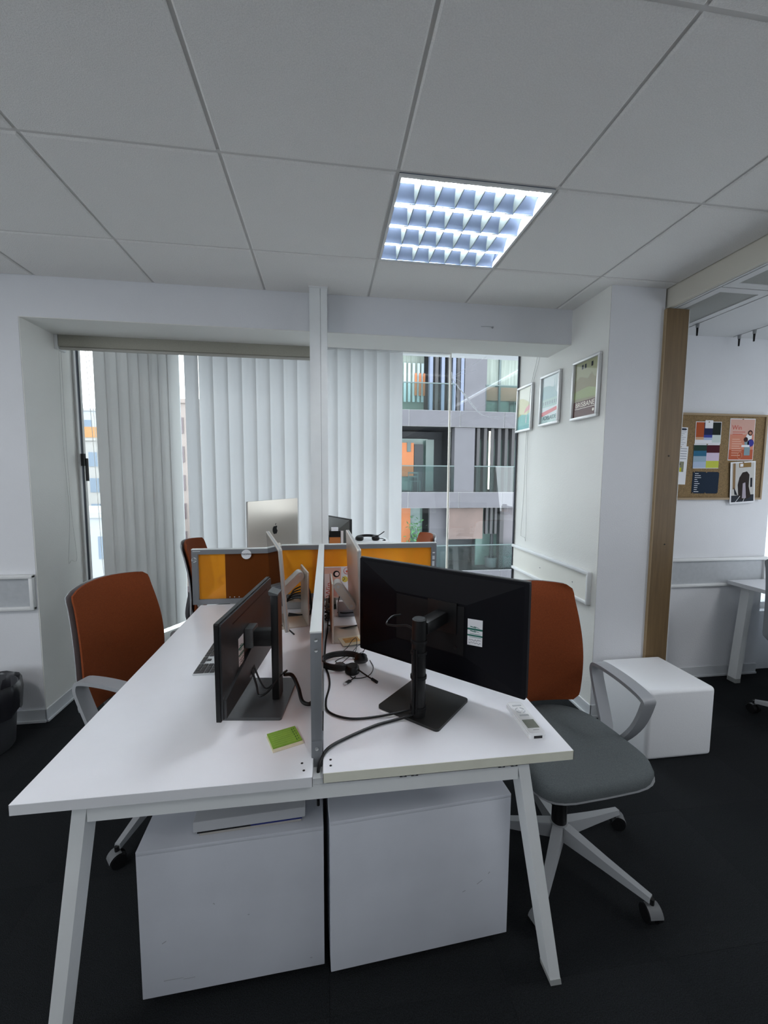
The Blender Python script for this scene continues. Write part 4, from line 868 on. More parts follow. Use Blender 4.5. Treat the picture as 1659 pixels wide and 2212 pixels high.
# ================================================================ CHAIRS
def chair(label, loc, rz, back, seat, base_ang, shell=CHGREY, armrests=True, group=None):
    t = thing('office_chair', label, 'chair', (loc[0], loc[1], 0), rz)
    # seat cushion: superellipse, thick, domed
    def outline(w_, d_, n=36, p=3.2):
        pts = []
        for i in range(n):
            a = 2 * PI * i / n; c, s_ = math.cos(a), math.sin(a); p = 4.6 if s_ < 0 else 3.0
            pts.append((w_ / 2 * math.copysign(abs(c) ** (2 / p), c) * (1 - 0.05 * s_), d_ / 2 * math.copysign(abs(s_) ** (2 / p), s_)))
        return pts
    o1 = outline(0.465, 0.46); m = MB(); vs = []; n = len(o1); rings = ((1.0, 0.425), (1.02, 0.445), (0.99, 0.463), (0.93, 0.472), (0.75, 0.478), (0.4, 0.478))
    for s_, z in rings:
        for x, y in o1: vs.append((x * s_, y * s_, z - 0.035 * max(0, (-y - 0.12) / 0.12) ** 2 * 0.5))
    fs = [(r * n + i, r * n + (i + 1) % n, (r + 1) * n + (i + 1) % n, (r + 1) * n + i) for r in range(len(rings) - 1) for i in range(n)]
    fs += [tuple(range(n - 1, -1, -1)), tuple((len(rings) - 1) * n + i for i in range(n))]
    put('seat', MB().add(vs, fs, seat, True), t, False)
    vs = []
    for s_, z in ((0.82, 0.398), (0.97, 0.412), (1.03, 0.426)):
        for x, y in o1: vs.append((x * s_, y * s_, z - 0.035 * max(0, (-y - 0.12) / 0.12) ** 2 * 0.4))
    put('seat_shell', MB().add(vs, [(r * n + i, r * n + (i + 1) % n, (r + 1) * n + (i + 1) % n, (r + 1) * n + i) for r in range(2) for i in range(n)] + [tuple(range(n - 1, -1, -1)), tuple(2 * n + i for i in range(n))], shell, True), t, False)
    # backrest: curved padded grid
    def pad(off, thick, wmul, m_, z0=0.495, z1=0.985):
        nu, nv = 14, 28; V = []; F = []
        for side in (0, 1):
            for j in range(nv + 1):
                v = j / nv
                for i in range(nu + 1):
                    u_ = i / nu * 2 - 1
                    wid = (0.214 + 0.012 * math.sin(PI * min(1, v * 1.15)) - 0.016 * v) * wmul
                    # round the corners
                    e = max(0, abs(v * 2 - 1) - 0.86) / 0.14; wr = wid - 0.028 * (1 - math.sqrt(max(0, 1 - e * e)))
                    x = u_ * wr; z = z0 + (z1 - z0) * v + (0.012 * (1 - u_ * u_) * (v * 2 - 1))
                    yb = 0.235 + 0.055 * v - 0.03 * math.sin(PI * v) - 0.045 * u_ * u_
                    edge = (1 - abs(u_) ** 6) * (1 - abs(v * 2 - 1) ** 8)
                    y = yb + off + (thick * 0.5 * (0.25 + 0.75 * edge)) * (1 if side else -1)
                    V.append((x, y, z))
        N = (nu + 1) * (nv + 1)
        for j in range(nv):
            for i in range(nu):
                a = j * (nu + 1) + i; F.append((a, a + 1, a + nu + 2, a + nu + 1)); F.append((N + a, N + a + nu + 1, N + a + nu + 2, N + a + 1))
        for j in range(nv):
            for i in (0, nu):
                a = j * (nu + 1) + i; F.append((a, a + nu + 1, N + a + nu + 1, N + a))
        for i in range(nu):
            for j in (0, nv):
                a = j * (nu + 1) + i; F.append((a, a + 1, N + a + 1, N + a))
        return MB().add(V, F, m_, True)
    put('backrest', pad(0.0, 0.035, 1.0, back), t, False)
    put('back_shell', pad(0.026, 0.016, 1.03, shell, 0.49, 0.983), t, False)
    put('back_support', MB().tube([(0, 0.10, 0.395), (0, 0.24, 0.385), (0, 0.30, 0.45), (0, 0.275, 0.62)], 0.022, mat('support_dark', (0.06, 0.06, 0.065), 0.5), 8), t, False)
    if armrests:
        for s_ in (-1, 1):
            x = s_ * 0.262; loop = [(x - s_ * 0.05, 0.02, 0.40), (x - s_ * 0.008, 0.07, 0.44), (x, 0.14, 0.60), (x, 0.150, 0.655), (x, 0.12, 0.672), (x, 0.0, 0.668), (x, -0.10, 0.648), (x, -0.108, 0.62), (x, -0.07, 0.52), (x - s_ * 0.01, -0.01, 0.43)]
            m = MB(); P = [Vector(p) for p in loop]; Q = []
            N = len(P)
            for i in range(N):
                p0, p1, p2, p3 = P[i - 1], P[i], P[(i + 1) % N], P[(i + 2) % N]
                for k in range(4):
                    tt = k / 4; Q.append(0.5 * ((2 * p1) + (-p0 + p2) * tt + (2 * p0 - 5 * p1 + 4 * p2 - p3) * tt * tt + (-p0 + 3 * p1 - 3 * p2 + p3) * tt ** 3))
            V = []; F = []; N = len(Q)
            for i in range(N):
                d = (Q[(i + 1) % N] - Q[i - 1]).normalized(); nrm = Vector((1, 0, 0)).cross(d).normalized()
                hw = 0.027
                for a, b in ((-hw, -0.007), (hw, -0.007), (hw, 0.007), (-hw, 0.007)): V.append(Q[i] + Vector((a, 0, 0)) + nrm * b)
            for i in range(N):
                j = (i + 1) % N
                for k in range(4): F.append((i * 4 + k, i * 4 + (k + 1) % 4, j * 4 + (k + 1) % 4, j * 4 + k))
            put('armrest', MB().add(V, F, shell, True), t, False)
            put('arm_bracket', MB().beam((s_ * 0.10, 0.03, 0.395), (s_ * 0.225, 0.03, 0.402), 0.05, 0.016, BASEG, up=(0, 0, 1)), t, False)
    put('gas_column', MB().cyl((0, 0, 0.10), (0, 0, 0.30), 0.028, 0.026, BLACK, 18).cyl((0, 0, 0.30), (0, 0, 0.40), 0.016, 0.016, BLACK, 14).box(-0.07, 0.07, -0.09, 0.09, 0.375, 0.402, BLACK, b=0.006), t, False)
    put('base_hub', MB().cyl((0, 0, 0.075), (0, 0, 0.135), 0.036, 0.033, CHMID, 20), t, False)
    for k in range(5):
        a = R(base_ang + 72 * k) - rz; c, s_ = math.cos(a), math.sin(a); e = Vector((-s_, c, 0)); rad = Vector((c, s_, 0)); m = MB(); V = []
        for rr, hw, z0, z1 in ((0.03, 0.024, 0.080, 0.132), (0.17, 0.019, 0.075, 0.106), (0.315, 0.013, 0.066, 0.084)):
            V += [rad * rr - e * hw + Vector((0, 0, z0)), rad * rr + e * hw + Vector((0, 0, z0)), rad * rr + e * hw * 0.75 + Vector((0, 0, z1)), rad * rr - e * hw * 0.75 + Vector((0, 0, z1))]
        F = [(0, 3, 2, 1), (8, 9, 10, 11)]
        for r_ in (0, 4): F += [(r_, r_ + 1, r_ + 5, r_ + 4), (r_ + 1, r_ + 2, r_ + 6, r_ + 5), (r_ + 2, r_ + 3, r_ + 7, r_ + 6), (r_ + 3, r_, r_ + 4, r_ + 7)]
        put('base_leg', m.add(V, F, CHMID), t, False)
        cc = rad * 0.318; e2 = (e * 0.8 + rad * 0.6).normalized(); m = MB()
        for q in (-1, 1):
            m.cyl(cc + e2 * (0.008 * q) + Vector((0, 0, 0.029)), cc + e2 * (0.024 * q) + Vector((0, 0, 0.029)), 0.029, 0.026, BLACKM, 18)
        m.cyl(cc + Vector((0, 0, 0.04)), cc + Vector((0, 0, 0.078)), 0.008, 0.008, BLACK, 8)
        cs = put('caster', m, t, False)
        m = MB(); hood = []
        for i in range(7):
            b = R(10 + 100 * i / 6); dv = e2.cross(Vector((0, 0, 1))); p = cc + dv * (0.031 * math.cos(b)) + Vector((0, 0, 0.029 + 0.031 * math.sin(b))); hood += [p - e2 * 0.022, p + e2 * 0.022]
        put('caster_hood', m.add(hood, [(2 * i, 2 * i + 1, 2 * i + 3, 2 * i + 2) for i in range(6)], mat('hood_grey', (0.13, 0.135, 0.14), 0.45), True), cs, False)
    return t
chair('office chair with orange back and charcoal seat, right of the front desk', (0.875, 1.375), R(5), ORANGE, SEATG, -58)
chair('office chair with orange back and grey shell, left side of the front desk', (-0.70, 1.85), R(71), ORANGE, SEATG, -104)
chair('office chair, only a corner of its orange back showing past the cross divider, left', (-0.67, 3.02), R(90), ORANGE, SEATG, 20)
chair('office chair whose orange back just shows above the right end of the cross divider', (0.52, 3.14), R(-90), ORANGE, SEATG, 40)
chair('grey office chair at the desk by the corkboard wall', (2.80, 1.86), R(90), mat('chair_back_grey', (0.20, 0.21, 0.22), 0.8), SEATG, 128, shell=mat('chair_shell_mid', (0.22, 0.235, 0.25), 0.6), armrests=False)

# ================================================================ WHITE CUBE, BIN
t = thing('cube_stool', 'white rounded plastic cube stool against the pillar and wooden board', 'stool', (1.795, 1.985, 0), R(0))
put('shell', MB().box(-0.193, 0.190, -0.190, 0.190, 0.0, 0.372, CUBE, b=0.022, seg=5), t, False)
BIN = t = thing('waste_bin', 'dark waste bin with a black bag folded over its rim, at the left wall', 'bin', (-1.80, 2.32, 0))
GB = mat('bin_grey', (0.06, 0.062, 0.068), 0.45)
put('bucket', MB().lathe([(0.0001, 0.0), (0.118, 0.0), (0.125, 0.01), (0.15, 0.30), (0.146, 0.30), (0.12, 0.015), (0.0001, 0.012)], GB, 32), t, False)
m = MB(); V = []; n = 40; prof = ((0.126, 0.10), (0.140, 0.24), (0.150, 0.302), (0.157, 0.312), (0.163, 0.300), (0.164, 0.25), (0.160, 0.20), (0.158, 0.17))
random.seed(5); ph = [random.uniform(0, 6.28) for _ in range(6)]
for i in range(n):
    a = 2 * PI * i / n
    for k, (r_, z) in enumerate(prof):
        wv = 0.004 * math.sin(7 * a + ph[k % 6] * 0.3) + 0.003 * math.sin(13 * a + k * 0.7)
        zz = z + (0.012 * math.sin(5 * a + 1) + 0.008 * math.sin(11 * a) if k > 5 else 0.004 * math.sin(4 * a + k))
        V.append(((r_ + wv * (1 if k > 1 else -1)) * math.cos(a), (r_ + wv) * math.sin(a), zz))
K = len(prof)
m.add(V, [(i * K + a, ((i + 1) % n) * K + a, ((i + 1) % n) * K + a + 1, i * K + a + 1) for i in range(n) for a in range(K - 1)], mat('bag_black', (0.02, 0.02, 0.024), 0.25), True)
put('bag', m, t, False)

BIN.scale = (1.12, 1.12, 1.12)
# ================================================================ PICTURES ON THE RIGHT WALL
def picture(label, y0, y1, zt, zb, kind):
    yc = (y0 + y1) / 2; zc = (zt + zb) / 2; t = thing('picture_frame', label, 'picture', (1.5695, yc, zc)); w_ = abs(y1 - y0); h_ = zt - zb
    M = T(1.5695, yc, zc) @ FACE_W @ RX(R(-1.0)); f = 0.017; m = MB()
    # frame leans off the wall slightly at the top
    for a in ((-w_ / 2, w_ / 2, h_ / 2 - f, h_ / 2), (-w_ / 2, w_ / 2, -h_ / 2, -h_ / 2 + f), (-w_ / 2, -w_ / 2 + f, -h_ / 2 + f, h_ / 2 - f), (w_ / 2 - f, w_ / 2, -h_ / 2 + f, h_ / 2 - f)):
        m.box(a[0], a[1], a[2], a[3], 0.005, 0.024, mat('frame_silver', (0.66, 0.66, 0.66), 0.35, metal=0.25), M, b=0.003)
    put('frame', m, t)
    W, H = w_ / 2 - f, h_ / 2 - f; m = MB()
    def bxx(x0, x1, y0_, y1_, mt, z=0.0): m.box(x0 * W, x1 * W, y0_ * H, y1_ * H, 0.008 + z, 0.0085 + z, mt, M)
    def poly(pts, mt, z): m.prism([(x * W, y * H) for x, y in pts], 0.008 + z, 0.0084 + z, mt, M)
    if kind == 'beach':
        bxx(-1, 1, -1, 1, mat('art_cream', (0.80, 0.82, 0.72), 0.5, spec=0.1))
        poly([(-1, 0.2), (-0.9, 0.55), (-0.3, 0.5), (0.3, 0.35), (0.9, 0.15), (1, -0.3), (1, -0.55), (-1, -0.4)], mat('art_sand', (0.66, 0.66, 0.42), 0.5, spec=0.1), 0.0006)
        poly([(-1, -0.35), (-0.4, -0.25), (0.2, -0.32), (1, -0.2), (1, -1), (-1, -1)], mat('art_aqua', (0.30, 0.62, 0.58), 0.5, spec=0.1), 0.0012)
        poly([(-0.1, -0.22), (0.2, 0.02), (0.6, 0.12), (1, 0.14), (1, -0.1), (0.5, -0.12)], mat('art_pink', (0.75, 0.35, 0.38), 0.5, spec=0.1), 0.0018)
        bxx(-1, 1, -1, -0.8, mat('art_teal', (0.22, 0.52, 0.52), 0.5, spec=0.1), 0.0018)
        poly([(0.2, -0.7), (0.3, -0.3), (0.36, -0.3), (0.34, -0.7)], PAPER, 0.0022)
    elif kind == 'adelaide':
        bxx(-1, 1, -1, 1, mat('art_sky', (0.74, 0.84, 0.85), 0.5, spec=0.1))
        poly([(-0.95, 0.45), (-0.85, 0.62), (-0.2, 0.6), (0.2, 0.5), (0.5, 0.55), (0.55, 0.3), (0.8, 0.2), (0.8, 0.0), (-0.95, 0.0)], mat('art_bluegrey', (0.42, 0.60, 0.62), 0.5, spec=0.1), 0.0006)
        for x in (0.42, 0.62): poly([(x - 0.05, 0.2), (x, 0.95), (x + 0.05, 0.2)], mat('art_bluegrey2', (0.5, 0.66, 0.68), 0.5, spec=0.1), 0.0008)
        bxx(-0.95, 0.95, -0.3, 0.05, mat('art_green', (0.50, 0.68, 0.64), 0.5, spec=0.1), 0.0012)
        for k in range(7): bxx(-0.85 + 0.26 * k, -0.72 + 0.26 * k, -0.2, -0.05, mat('art_dim', (0.35, 0.45, 0.48), 0.5, spec=0.1), 0.0016)
        poly([(-0.8, 0.05), (-0.6, 0.25), (-0.35, 0.05)], mat('art_bluegrey'
            , (0.4, 0.5, 0.5)), 0.0014)
        poly([(-0.95, -0.5), (0.95, -0.35), (0.95, -0.5), (-0.95, -0.68)], mat('art_red', (0.72, 0.22, 0.24), 0.5, spec=0.1), 0.0018)
        bxx(-1, 1, -0.98, -0.70, mat('art_pale', (0.55, 0.72, 0.70), 0.5, spec=0.1), 0.0012)
        text_mb('ADELAIDE', 0.039, mat('art_ink', (0.06, 0.18, 0.20), 0.5, spec=0.1), M @ T(0, -0.78 * H, 0.0105), mbx=m)
    else:
        bxx(-1, 1, -1, 1, mat('art_olive', (0.32, 0.33, 0.20), 0.5, spec=0.1))
        poly([(-1, 0.35), (-0.5, 0.5), (0.1, 0.35), (0.4, 0.55), (0.7, 0.3), (1, 0.4), (1, -0.4), (-1, -0.4)], mat('art_brown', (0.26, 0.24, 0.14), 0.5, spec=0.1), 0.0006)
        poly([(-1, -0.05), (0.2, 0.05), (1, -0.1), (1, -0.35), (-1, -0.3)], mat('art_grass', (0.30, 0.36, 0.16), 0.5, spec=0.1), 0.0010)
        bxx(-1, 1, -1, -0.42, mat('art_maroon', (0.10, 0.035, 0.03), 0.5, spec=0.1), 0.0014)
        for k, x in enumerate((-0.45, -0.2, 0.35)): bxx(x, x + 0.14, 0.74, 0.9, INK, 0.0014)
        text_mb('BRISBANE', 0.043, mat('art_cream2', (0.80, 0.76, 0.66), 0.5, spec=0.1), M @ T(0, -0.56 * H, 0.0105), mbx=m)
        bxx(-0.85, 0.85, -0.70, -0.68, MATS['art_cream2'], 0.0018)
        c0 = M @ Vector((0.72 * W, -0.82 * H, 0.0095)); c1 = M @ Vector((0.72 * W, -0.82 * H, 0.0102)); m.cyl(c0, c1, 0.009, 0.009, MATS['art_cream2'], 12)
    put('print', m, t)
    put('glazing', MB().add([(-W, -H, 0.0125), (W, -H, 0.0125), (W, H, 0.0125), (-W, H, 0.0125)], [(0, 1, 2, 3)], mat_glass('picture_glass', (0.98, 0.98, 0.98), 0.012) if 'picture_glass' not in MATS else MATS['picture_glass'], False, M), t)
picture('small silver-framed beach print, nearest the window', 3.290, 3.035, 2.158, 1.80, 'beach')
picture('silver-framed print of a pale city, middle of the three pictures, reading ADELAIDE', 2.915, 2.655, 2.165, 1.808, 'adelaide')
picture('silver-framed dark poster reading BRISBANE, rightmost of the three pictures', 2.512, 2.246, 2.162, 1.797, 'brisbane')

# ================================================================ CORKBOARD AND PAPERS
cb = thing('corkboard', 'framed cork notice board on the wall above the trunking in the alcove', 'noticeboard', (2.65, 2.56, 1.585))
X0b, X1b, Z0b, Z1b = 2.25, 3.058, 1.292, 1.882
put('cork', MB().box(X0b + 0.012, X1b - 0.012, 2.556, 2.5695, Z0b + 0.012, Z1b - 0.012, CORK), cb)
f = 0.014; m = MB()
for a in ((X0b, X1b, Z1b - f, Z1b), (X0b, X1b, Z0b, Z0b + f), (X0b, X0b + f, Z0b + f, Z1b - f), (X1b - f, X1b, Z0b + f, Z1b - f)): m.box(a[0], a[1], 2.548, 2.5695, a[2], a[3], CORKF)
put('frame', m, cb)
def sheet(label, cx, cz, w_, h_, rot, draw, col=PAPER, off=0.0, name='paper_notice', pins=((0, 1),)):
    t = thing(name, label, 'paper', (cx, 2.5555 - off, cz)); M = T(cx, 2.5555 - off, cz) @ FACE_S @ RZ(R(rot))
    put('sheet', MB().box(-w_ / 2, w_ / 2, -h_ / 2, h_ / 2, 0, 0.0008, col, M), t)
    m = MB(); draw(m, M, w_, h_); put('print', m, t)
    m = MB()
    for px, pz in pins:
        p = M @ Vector((px * w_ / 2 * 0.94, pz * h_ / 2 * 0.96, 0.0008)); q = M @ Vector((px * w_ / 2 * 0.94, pz * h_ / 2 * 0.96, 0.006)); m.cyl(p, q, 0.004, 0.003, CORKF, 8)
    put('pin', m, t)
def cell(m, M, w_, h_, x0, x1, y0, y1, mt, z=0.0008): m.box((x0 - .5) * w_, (x1 - .5) * w_, (y0 - .5) * h_, (y1 - .5) * h_, z, z + 0.0003, mt, M)
def C(name, r_, g__, b_): return mat(name, (r_, g__, b_), 0.7, spec=0.1)
def d1(m, M, w_, h_):
    cell(m, M, w_, h_, 0.02, 0.33, 0.30, 0.97, C('sw_red', .42, .09, .03)); cell(m, M, w_, h_, 0.33, 0.66, 0.40, 0.97, C('sw_navy', .02, .025, .08)); cell(m, M, w_, h_, 0.66, 0.98, 0.40, 0.97, C('sw_black', .015, .022, .02))
    cell(m, M, w_, h_, 0.02, 0.33, 0.18, 0.30, C('sw_peach', .62, .38, .24)); cell(m, M, w_, h_, 0.33, 0.66, 0.28, 0.40, C('sw_blue', .05, .07, .32)); cell(m, M, w_, h_, 0.33, 0.66, 0.17, 0.28, C('sw_sky', .42, .52, .72))
    cell(m, M, w_, h_, 0.66, 0.98, 0.05, 0.40, C('sw_mint', .58, .66, .64)); cell(m, M, w_, h_, 0.36, 0.66, 0.70, 1.06, PAPER, 0.0014)
def d2(m, M, w_, h_):
    cell(m, M, w_, h_, 0.0, 0.5, 0.72, 0.95, C('sw_green', .02, .05, .04)); cell(m, M, w_, h_, 0.5, 1.0, 0.64, 0.95, C('sw_plum', .07, .012, .02)); cell(m, M, w_, h_, 0.0, 0.5, 0.50, 0.72, C('sw_teal', .03, .14, .24))
    cell(m, M, w_, h_, 0.0, 0.5, 0.27, 0.50, C('sw_pblue', .30, .42, .52)); cell(m, M, w_, h_, 0.0, 0.5, 0.02, 0.27, C('sw_lblue', .40, .50, .66)); cell(m, M, w_, h_, 0.5, 1.0, 0.31, 0.64, C('sw_lilac', .62, .52, .66)); cell(m, M, w_, h_, 0.5, 1.0, 0.02, 0.31, C('sw_lime', .52, .56, .08))
def d3(m, M, w_, h_):
    for k in range(10): cell(m, M, w_, h_, 0.08, 0.16 + (0.06, 0.14, 0.16, 0.02, 0.06, 0.12, 0.05, 0.05, 0.03, 0.1)[k], 0.90 - 0.092 * k, 0.925 - 0.092 * k, PAPER)
def d4(m, M, w_, h_):
    cell(m, M, w_, h_, 0.02, 0.98, 0.02, 0.98, C('po_salmon', .62, .25, .17)); cell(m, M, w_, h_, 0.02, 0.98, 0.62, 0.98, C('po_pale', .62, .38, .32), 0.0010); cell(m, M, w_, h_, 0.02, 0.98, 0.02, 0.26, C('po_deep', .46, .11, .055), 0.0010)
    text_mb('Win', 0.044, RED, M @ T(-0.22 * w_, 0.28 * h_, 0.0016), mbx=m)
    for k in range(2): cell(m, M, w_, h_, 0.12, 0.62 - 0.1 * k, 0.67 - 0.05 * k, 0.685 - 0.05 * k, RED, 0.0013)
    for k in range(8): cell(m, M, w_, h_, 0.12, 0.42 + 0.05 * (k % 3), 0.50 - 0.055 * k, 0.515 - 0.055 * k, C('po_line', .75, .48, .38), 0.0013)
    def disk(x, y, r_, mt, z=0.0016): m.cyl(M @ Vector(((x - .5) * w_, (y - .5) * h_, z)), M @ Vector(((x - .5) * w_, (y - .5) * h_, z + 0.0004)), r_, r_, mt, 14)
    disk(0.82, 0.66, 0.019, C('po_hair', .05, .02, .02)); disk(0.82, 0.655, 0.011, C('po_skin', .45, .22, .15), 0.0022); disk(0.78, 0.56, 0.024, PAPER); disk(0.86, 0.42, 0.026, C('po_blue', .05, .05, .28)); disk(0.66, 0.50, 0.017, C('po_hair', .05, .02, .02), 0.0018)
    disk(0.70, 0.42, 0.018, C('po_teal', .22, .32, .36)); cell(m, M, w_, h_, 0.5, 0.82, 0.32, 0.37, PAPER, 0.0022); cell(m, M, w_, h_, 0.62, 0.85, 0.12, 0.32, C('po_teal', .22, .32, .36), 0.0019)
    m.tube([M @ Vector(((0.45 - .5) * w_ + 0.018 * math.cos(i * PI / 6), (0.12 - .5) * h_ + 0.024 * math.sin(i * PI / 6), 0.0018)) for i in range(12)], 0.0014, C('po_ring', .75, .42, .30), 4, 1, True)
def d5(m, M, w_, h_):
    cell(m, M, w_, h_, 0.05, 0.95, 0.04, 0.97, C('ph_wall', .55, .54, .52)); cell(m, M, w_, h_, 0.05, 0.95, 0.04, 0.20, C('ph_floor', .03, .035, .045), 0.0010); cell(m, M, w_, h_, 0.10, 0.20, 0.35, 0.97, C('ph_wood', .25, .16, .08), 0.0010)
    cell(m, M, w_, h_, 0.34, 0.82, 0.86, 0.97, C('ph_cork', .26, .16, .06), 0.0010); cell(m, M, w_, h_, 0.38, 0.50, 0.88, 0.95, PAPER, 0.0013)
    m.prism([((x - .5) * w_, (y - .5) * h_) for x, y in ((.34, .12), (.30, .45), (.36, .62), (.48, .74), (.66, .76), (.76, .68), (.74, .40), (.84, .14), (.66, .10), (.50, .08))], 0.0012, 0.0016, C('ph_coat', .03, .022, .02), M)
    m.prism([((x - .5) * w_, (y - .5) * h_) for x, y in ((.48, .12), (.50, .48), (.60, .50), (.64, .12))], 0.0017, 0.0019, C('ph_lilac', .40, .36, .42), M)
    for xa, xb in ((.22, .40), (.52, .62)): m.beam(M @ Vector(((xa - .5) * w_, -.46 * h_, .0017)), M @ Vector(((xb - .5) * w_, -.32 * h_, .0017)), 0.003, 0.0004, PAPER, up=M.to_3x3() @ Vector((0, 0, 1)))
    m.prism([((x - .5) * w_, (y - .5) * h_) for x, y in ((.14, .40), (.18, .22), (.30, .20), (.2, .34))], 0.0012, 0.0016, INK, M); cell(m, M, w_, h_, 0.80, 0.88, 0.38, 0.60, INK, 0.0012)
def d6(m, M, w_, h_):
    m.prism([((x - .5) * w_, (y - .5) * h_) for x, y in ((.2, .88), (.85, .88), (.95, .92), (.85, .96), (.2, .96))], 0.0008, 0.0012, NAVY, M)
    for k in range(9): cell(m, M, w_, h_, 0.1, 0.9 - 0.1 * (k % 3), 0.80 - 0.075 * k, 0.815 - 0.075 * k, C('tx_grey', .22, .24, .30))
def d7(m, M, w_, h_):
    for k in range(5): cell(m, M, w_, h_, 0.1, 0.92, 0.93 - 0.065 * k, 0.945 - 0.065 * k, C('tx_grey', .22, .24, .30))
    cell(m, M, w_, h_, 0.12, 0.80, 0.33, 0.60, C('pt_bg', .25, .25, .17)); cell(m, M, w_, h_, 0.30, 0.66, 0.33, 0.44, C('pt_yellow', .55, .52, .03), 0.0012)
    m.cyl(M @ Vector((-0.02 * w_, 0.03 * h_, 0.0012)), M @ Vector((-0.02 * w_, 0.03 * h_, 0.0016)), 0.012, 0.012, INK, 12)
    for k in range(3): cell(m, M, w_, h_, 0.1, 0.5, 0.24 - 0.05 * k, 0.25 - 0.05 * k, C('tx_grey', .22, .24, .30))
sheet('paper of coloured swatches, red, navy and black, upper middle of the corkboard', 2.600, 1.752, 0.200, 0.150, 0.5, d1)
sheet('paper of teal, plum, lilac and lime swatches, lower of the two swatch papers', 2.596, 1.592, 0.200, 0.168, 0.5, d2, off=0.0012)
sheet('dark navy notice with a column of white words, bottom middle of the corkboard', 2.605, 1.410, 0.206, 0.150, -0.5, d3, col=NAVY, pins=((-1, 1), (0, 1), (1, 1), (-1, -1), (0, -1), (1, -1)))
sheet('salmon pink poster with the word Win at the top right of the corkboard', 2.866, 1.710, 0.200, 0.288, 0.5, d4, name='poster')
sheet('photo print of dark coats hanging over the lower right corner of the corkboard', 2.892, 1.412, 0.200, 0.292, 3.5, d5, off=0.009, name='photo_print')
sheet('narrow white notice with a dark heading at the left of the corkboard', 2.385, 1.705, 0.110, 0.16, -1, d6)
sheet('white notice with a small portrait photo at the lower left of the corkboard', 2.390, 1.528, 0.120, 0.26, -1.5, d7, off=0.0015)

# ================================================================ ALCOVE DESK
t = thing('desk', 'white desk with slanted steel legs against the wall under the corkboard', 'desk', (3.2, 2.0, 0))
put('desktop', MB().box(2.822, 4.2, 1.35, 2.535, 0.694, 0.7195, DESK, b=0.0008), t)
put('edge_band', MB().box(2.8205, 2.822, 1.35, 2.535, 0.694, 0.719, EDGEW), t)
for y in (2.475, 1.42):
    put('cross_beam', MB().box(2.90, 4.1, y - 0.028, y + 0.028, 0.652, 0.692, FRAMEW), t)
    for xt, xf in ((2.925, 2.868), (4.08, 4.14)):
        lg = put('leg', MB().beam((xt, y, 0.69), (xf, y, 0.012), 0.04, 0.06, FRAMEW), t); put('foot', MB().beam((xf, y, 0.03), (xf, y, 0), 0.042, 0.062, MATS['foot_grey']), lg)
t = thing('drawer_pedestal', 'white drawer pedestal under the alcove desk, mostly behind the grey chair', 'pedestal', (3.2, 2.1, 0)); put('cabinet', MB().box(3.22, 3.64, 1.85, 2.38, 0.03, 0.555, PED, b=0.002), t)
put('drawer', MB().box(3.212, 3.22, 1.86, 2.37, 0.05, 0.29, PED), t); put('drawer', MB().box(3.212, 3.22, 1.86, 2.37, 0.30, 0.54, PED), t)
put('caster', MB().cyl((3.25, 1.9, 0.0155), (3.27, 1.9, 0.0155), 0.0155, 0.0155, BLACK, 10).cyl((3.25, 2.33, 0.0155), (3.27, 2.33, 0.0155), 0.0155, 0.0155, BLACK, 10).cyl((3.59, 1.9, 0.0155), (3.61, 1.9, 0.0155), 0.0155, 0.0155, BLACK, 10).cyl((3.59, 2.33, 0.0155), (3.61, 2.33, 0.0155), 0.0155, 0.0155, BLACK, 10), t)

# ================================================================ OUTSIDE
GZ = -8.5
struct('ground', MB().box(-90, 60, 4.6, 120, GZ - 0.3, GZ, mat('street', (0.30, 0.30, 0.29), 0.9, var=0.15, scale=1)))
F = thing('office_building', 'dark grey panelled building across the courtyard with glazed balconies', 'building', (6, 16.4, GZ))
PAN = mat('facade_panel', (0.078, 0.075, 0.086), 0.6, var=0.06, scale=3); PAN2 = mat('facade_dark', (0.016, 0.017, 0.021), 0.5); FIN = mat('facade_fin_blue', (0.12, 0.14, 0.20), 0.5); FIND = mat('facade_fin_dark', (0.022, 0.02, 0.022), 0.5)
GRN_ = mat('facade_glass_green', (0.13, 0.19, 0.17), 0.08, var=0.3, scale=0.8); GLB = mat_glass('balustrade_glass', (0.70, 0.78, 0.77), 0.01); CURT = mat('curtain', (0.22, 0.25, 0.22), 0.8, var=0.25, scale=9, stretch=(3, 1, 0.05))
JNT = mat('panel_joint', (0.33, 0.33, 0.33), 0.6); ORW = mat('orange_render', (0.42, 0.14, 0.05), 0.7); RAIL = mat('rail_dark', (0.06, 0.09, 0.09), 0.3)
XL, XR = 0.0, 13.0
put('core_wall', MB().box(XL, XR, 18.6, 19.0, GZ, 14, PAN2), F)
for k in range(-3, 4):
    z0 = 0.14 + 3.26 * k; z1 = z0 + 0.62
    if z0 < GZ: continue
    put('floor_slab', MB().box(XL, XR, 16.4, 18.6, z0 + 0.02, z1 - 0.02, PAN2), F)
    xs_ = [XL, 1.2, 3.25, 5.35, 7.2, 9.3, 11.2, XR]
    for a, b in zip(xs_[:-1], xs_[1:]): put('spandrel_panel', MB().box(a + 0.015, b - 0.015, 16.34, 16.4, z0, z1, PAN), F)
    put('joint', MB().box(XL, XR, 16.37, 16.39, z0 - 0.01, z1 + 0.012, JNT), F)
def fp(name, x0, x1, z0, z1, m_, y=16.45, d=0.1): return put(name, MB().box(x0, x1, y, y + d, z0, z1, m_), F)
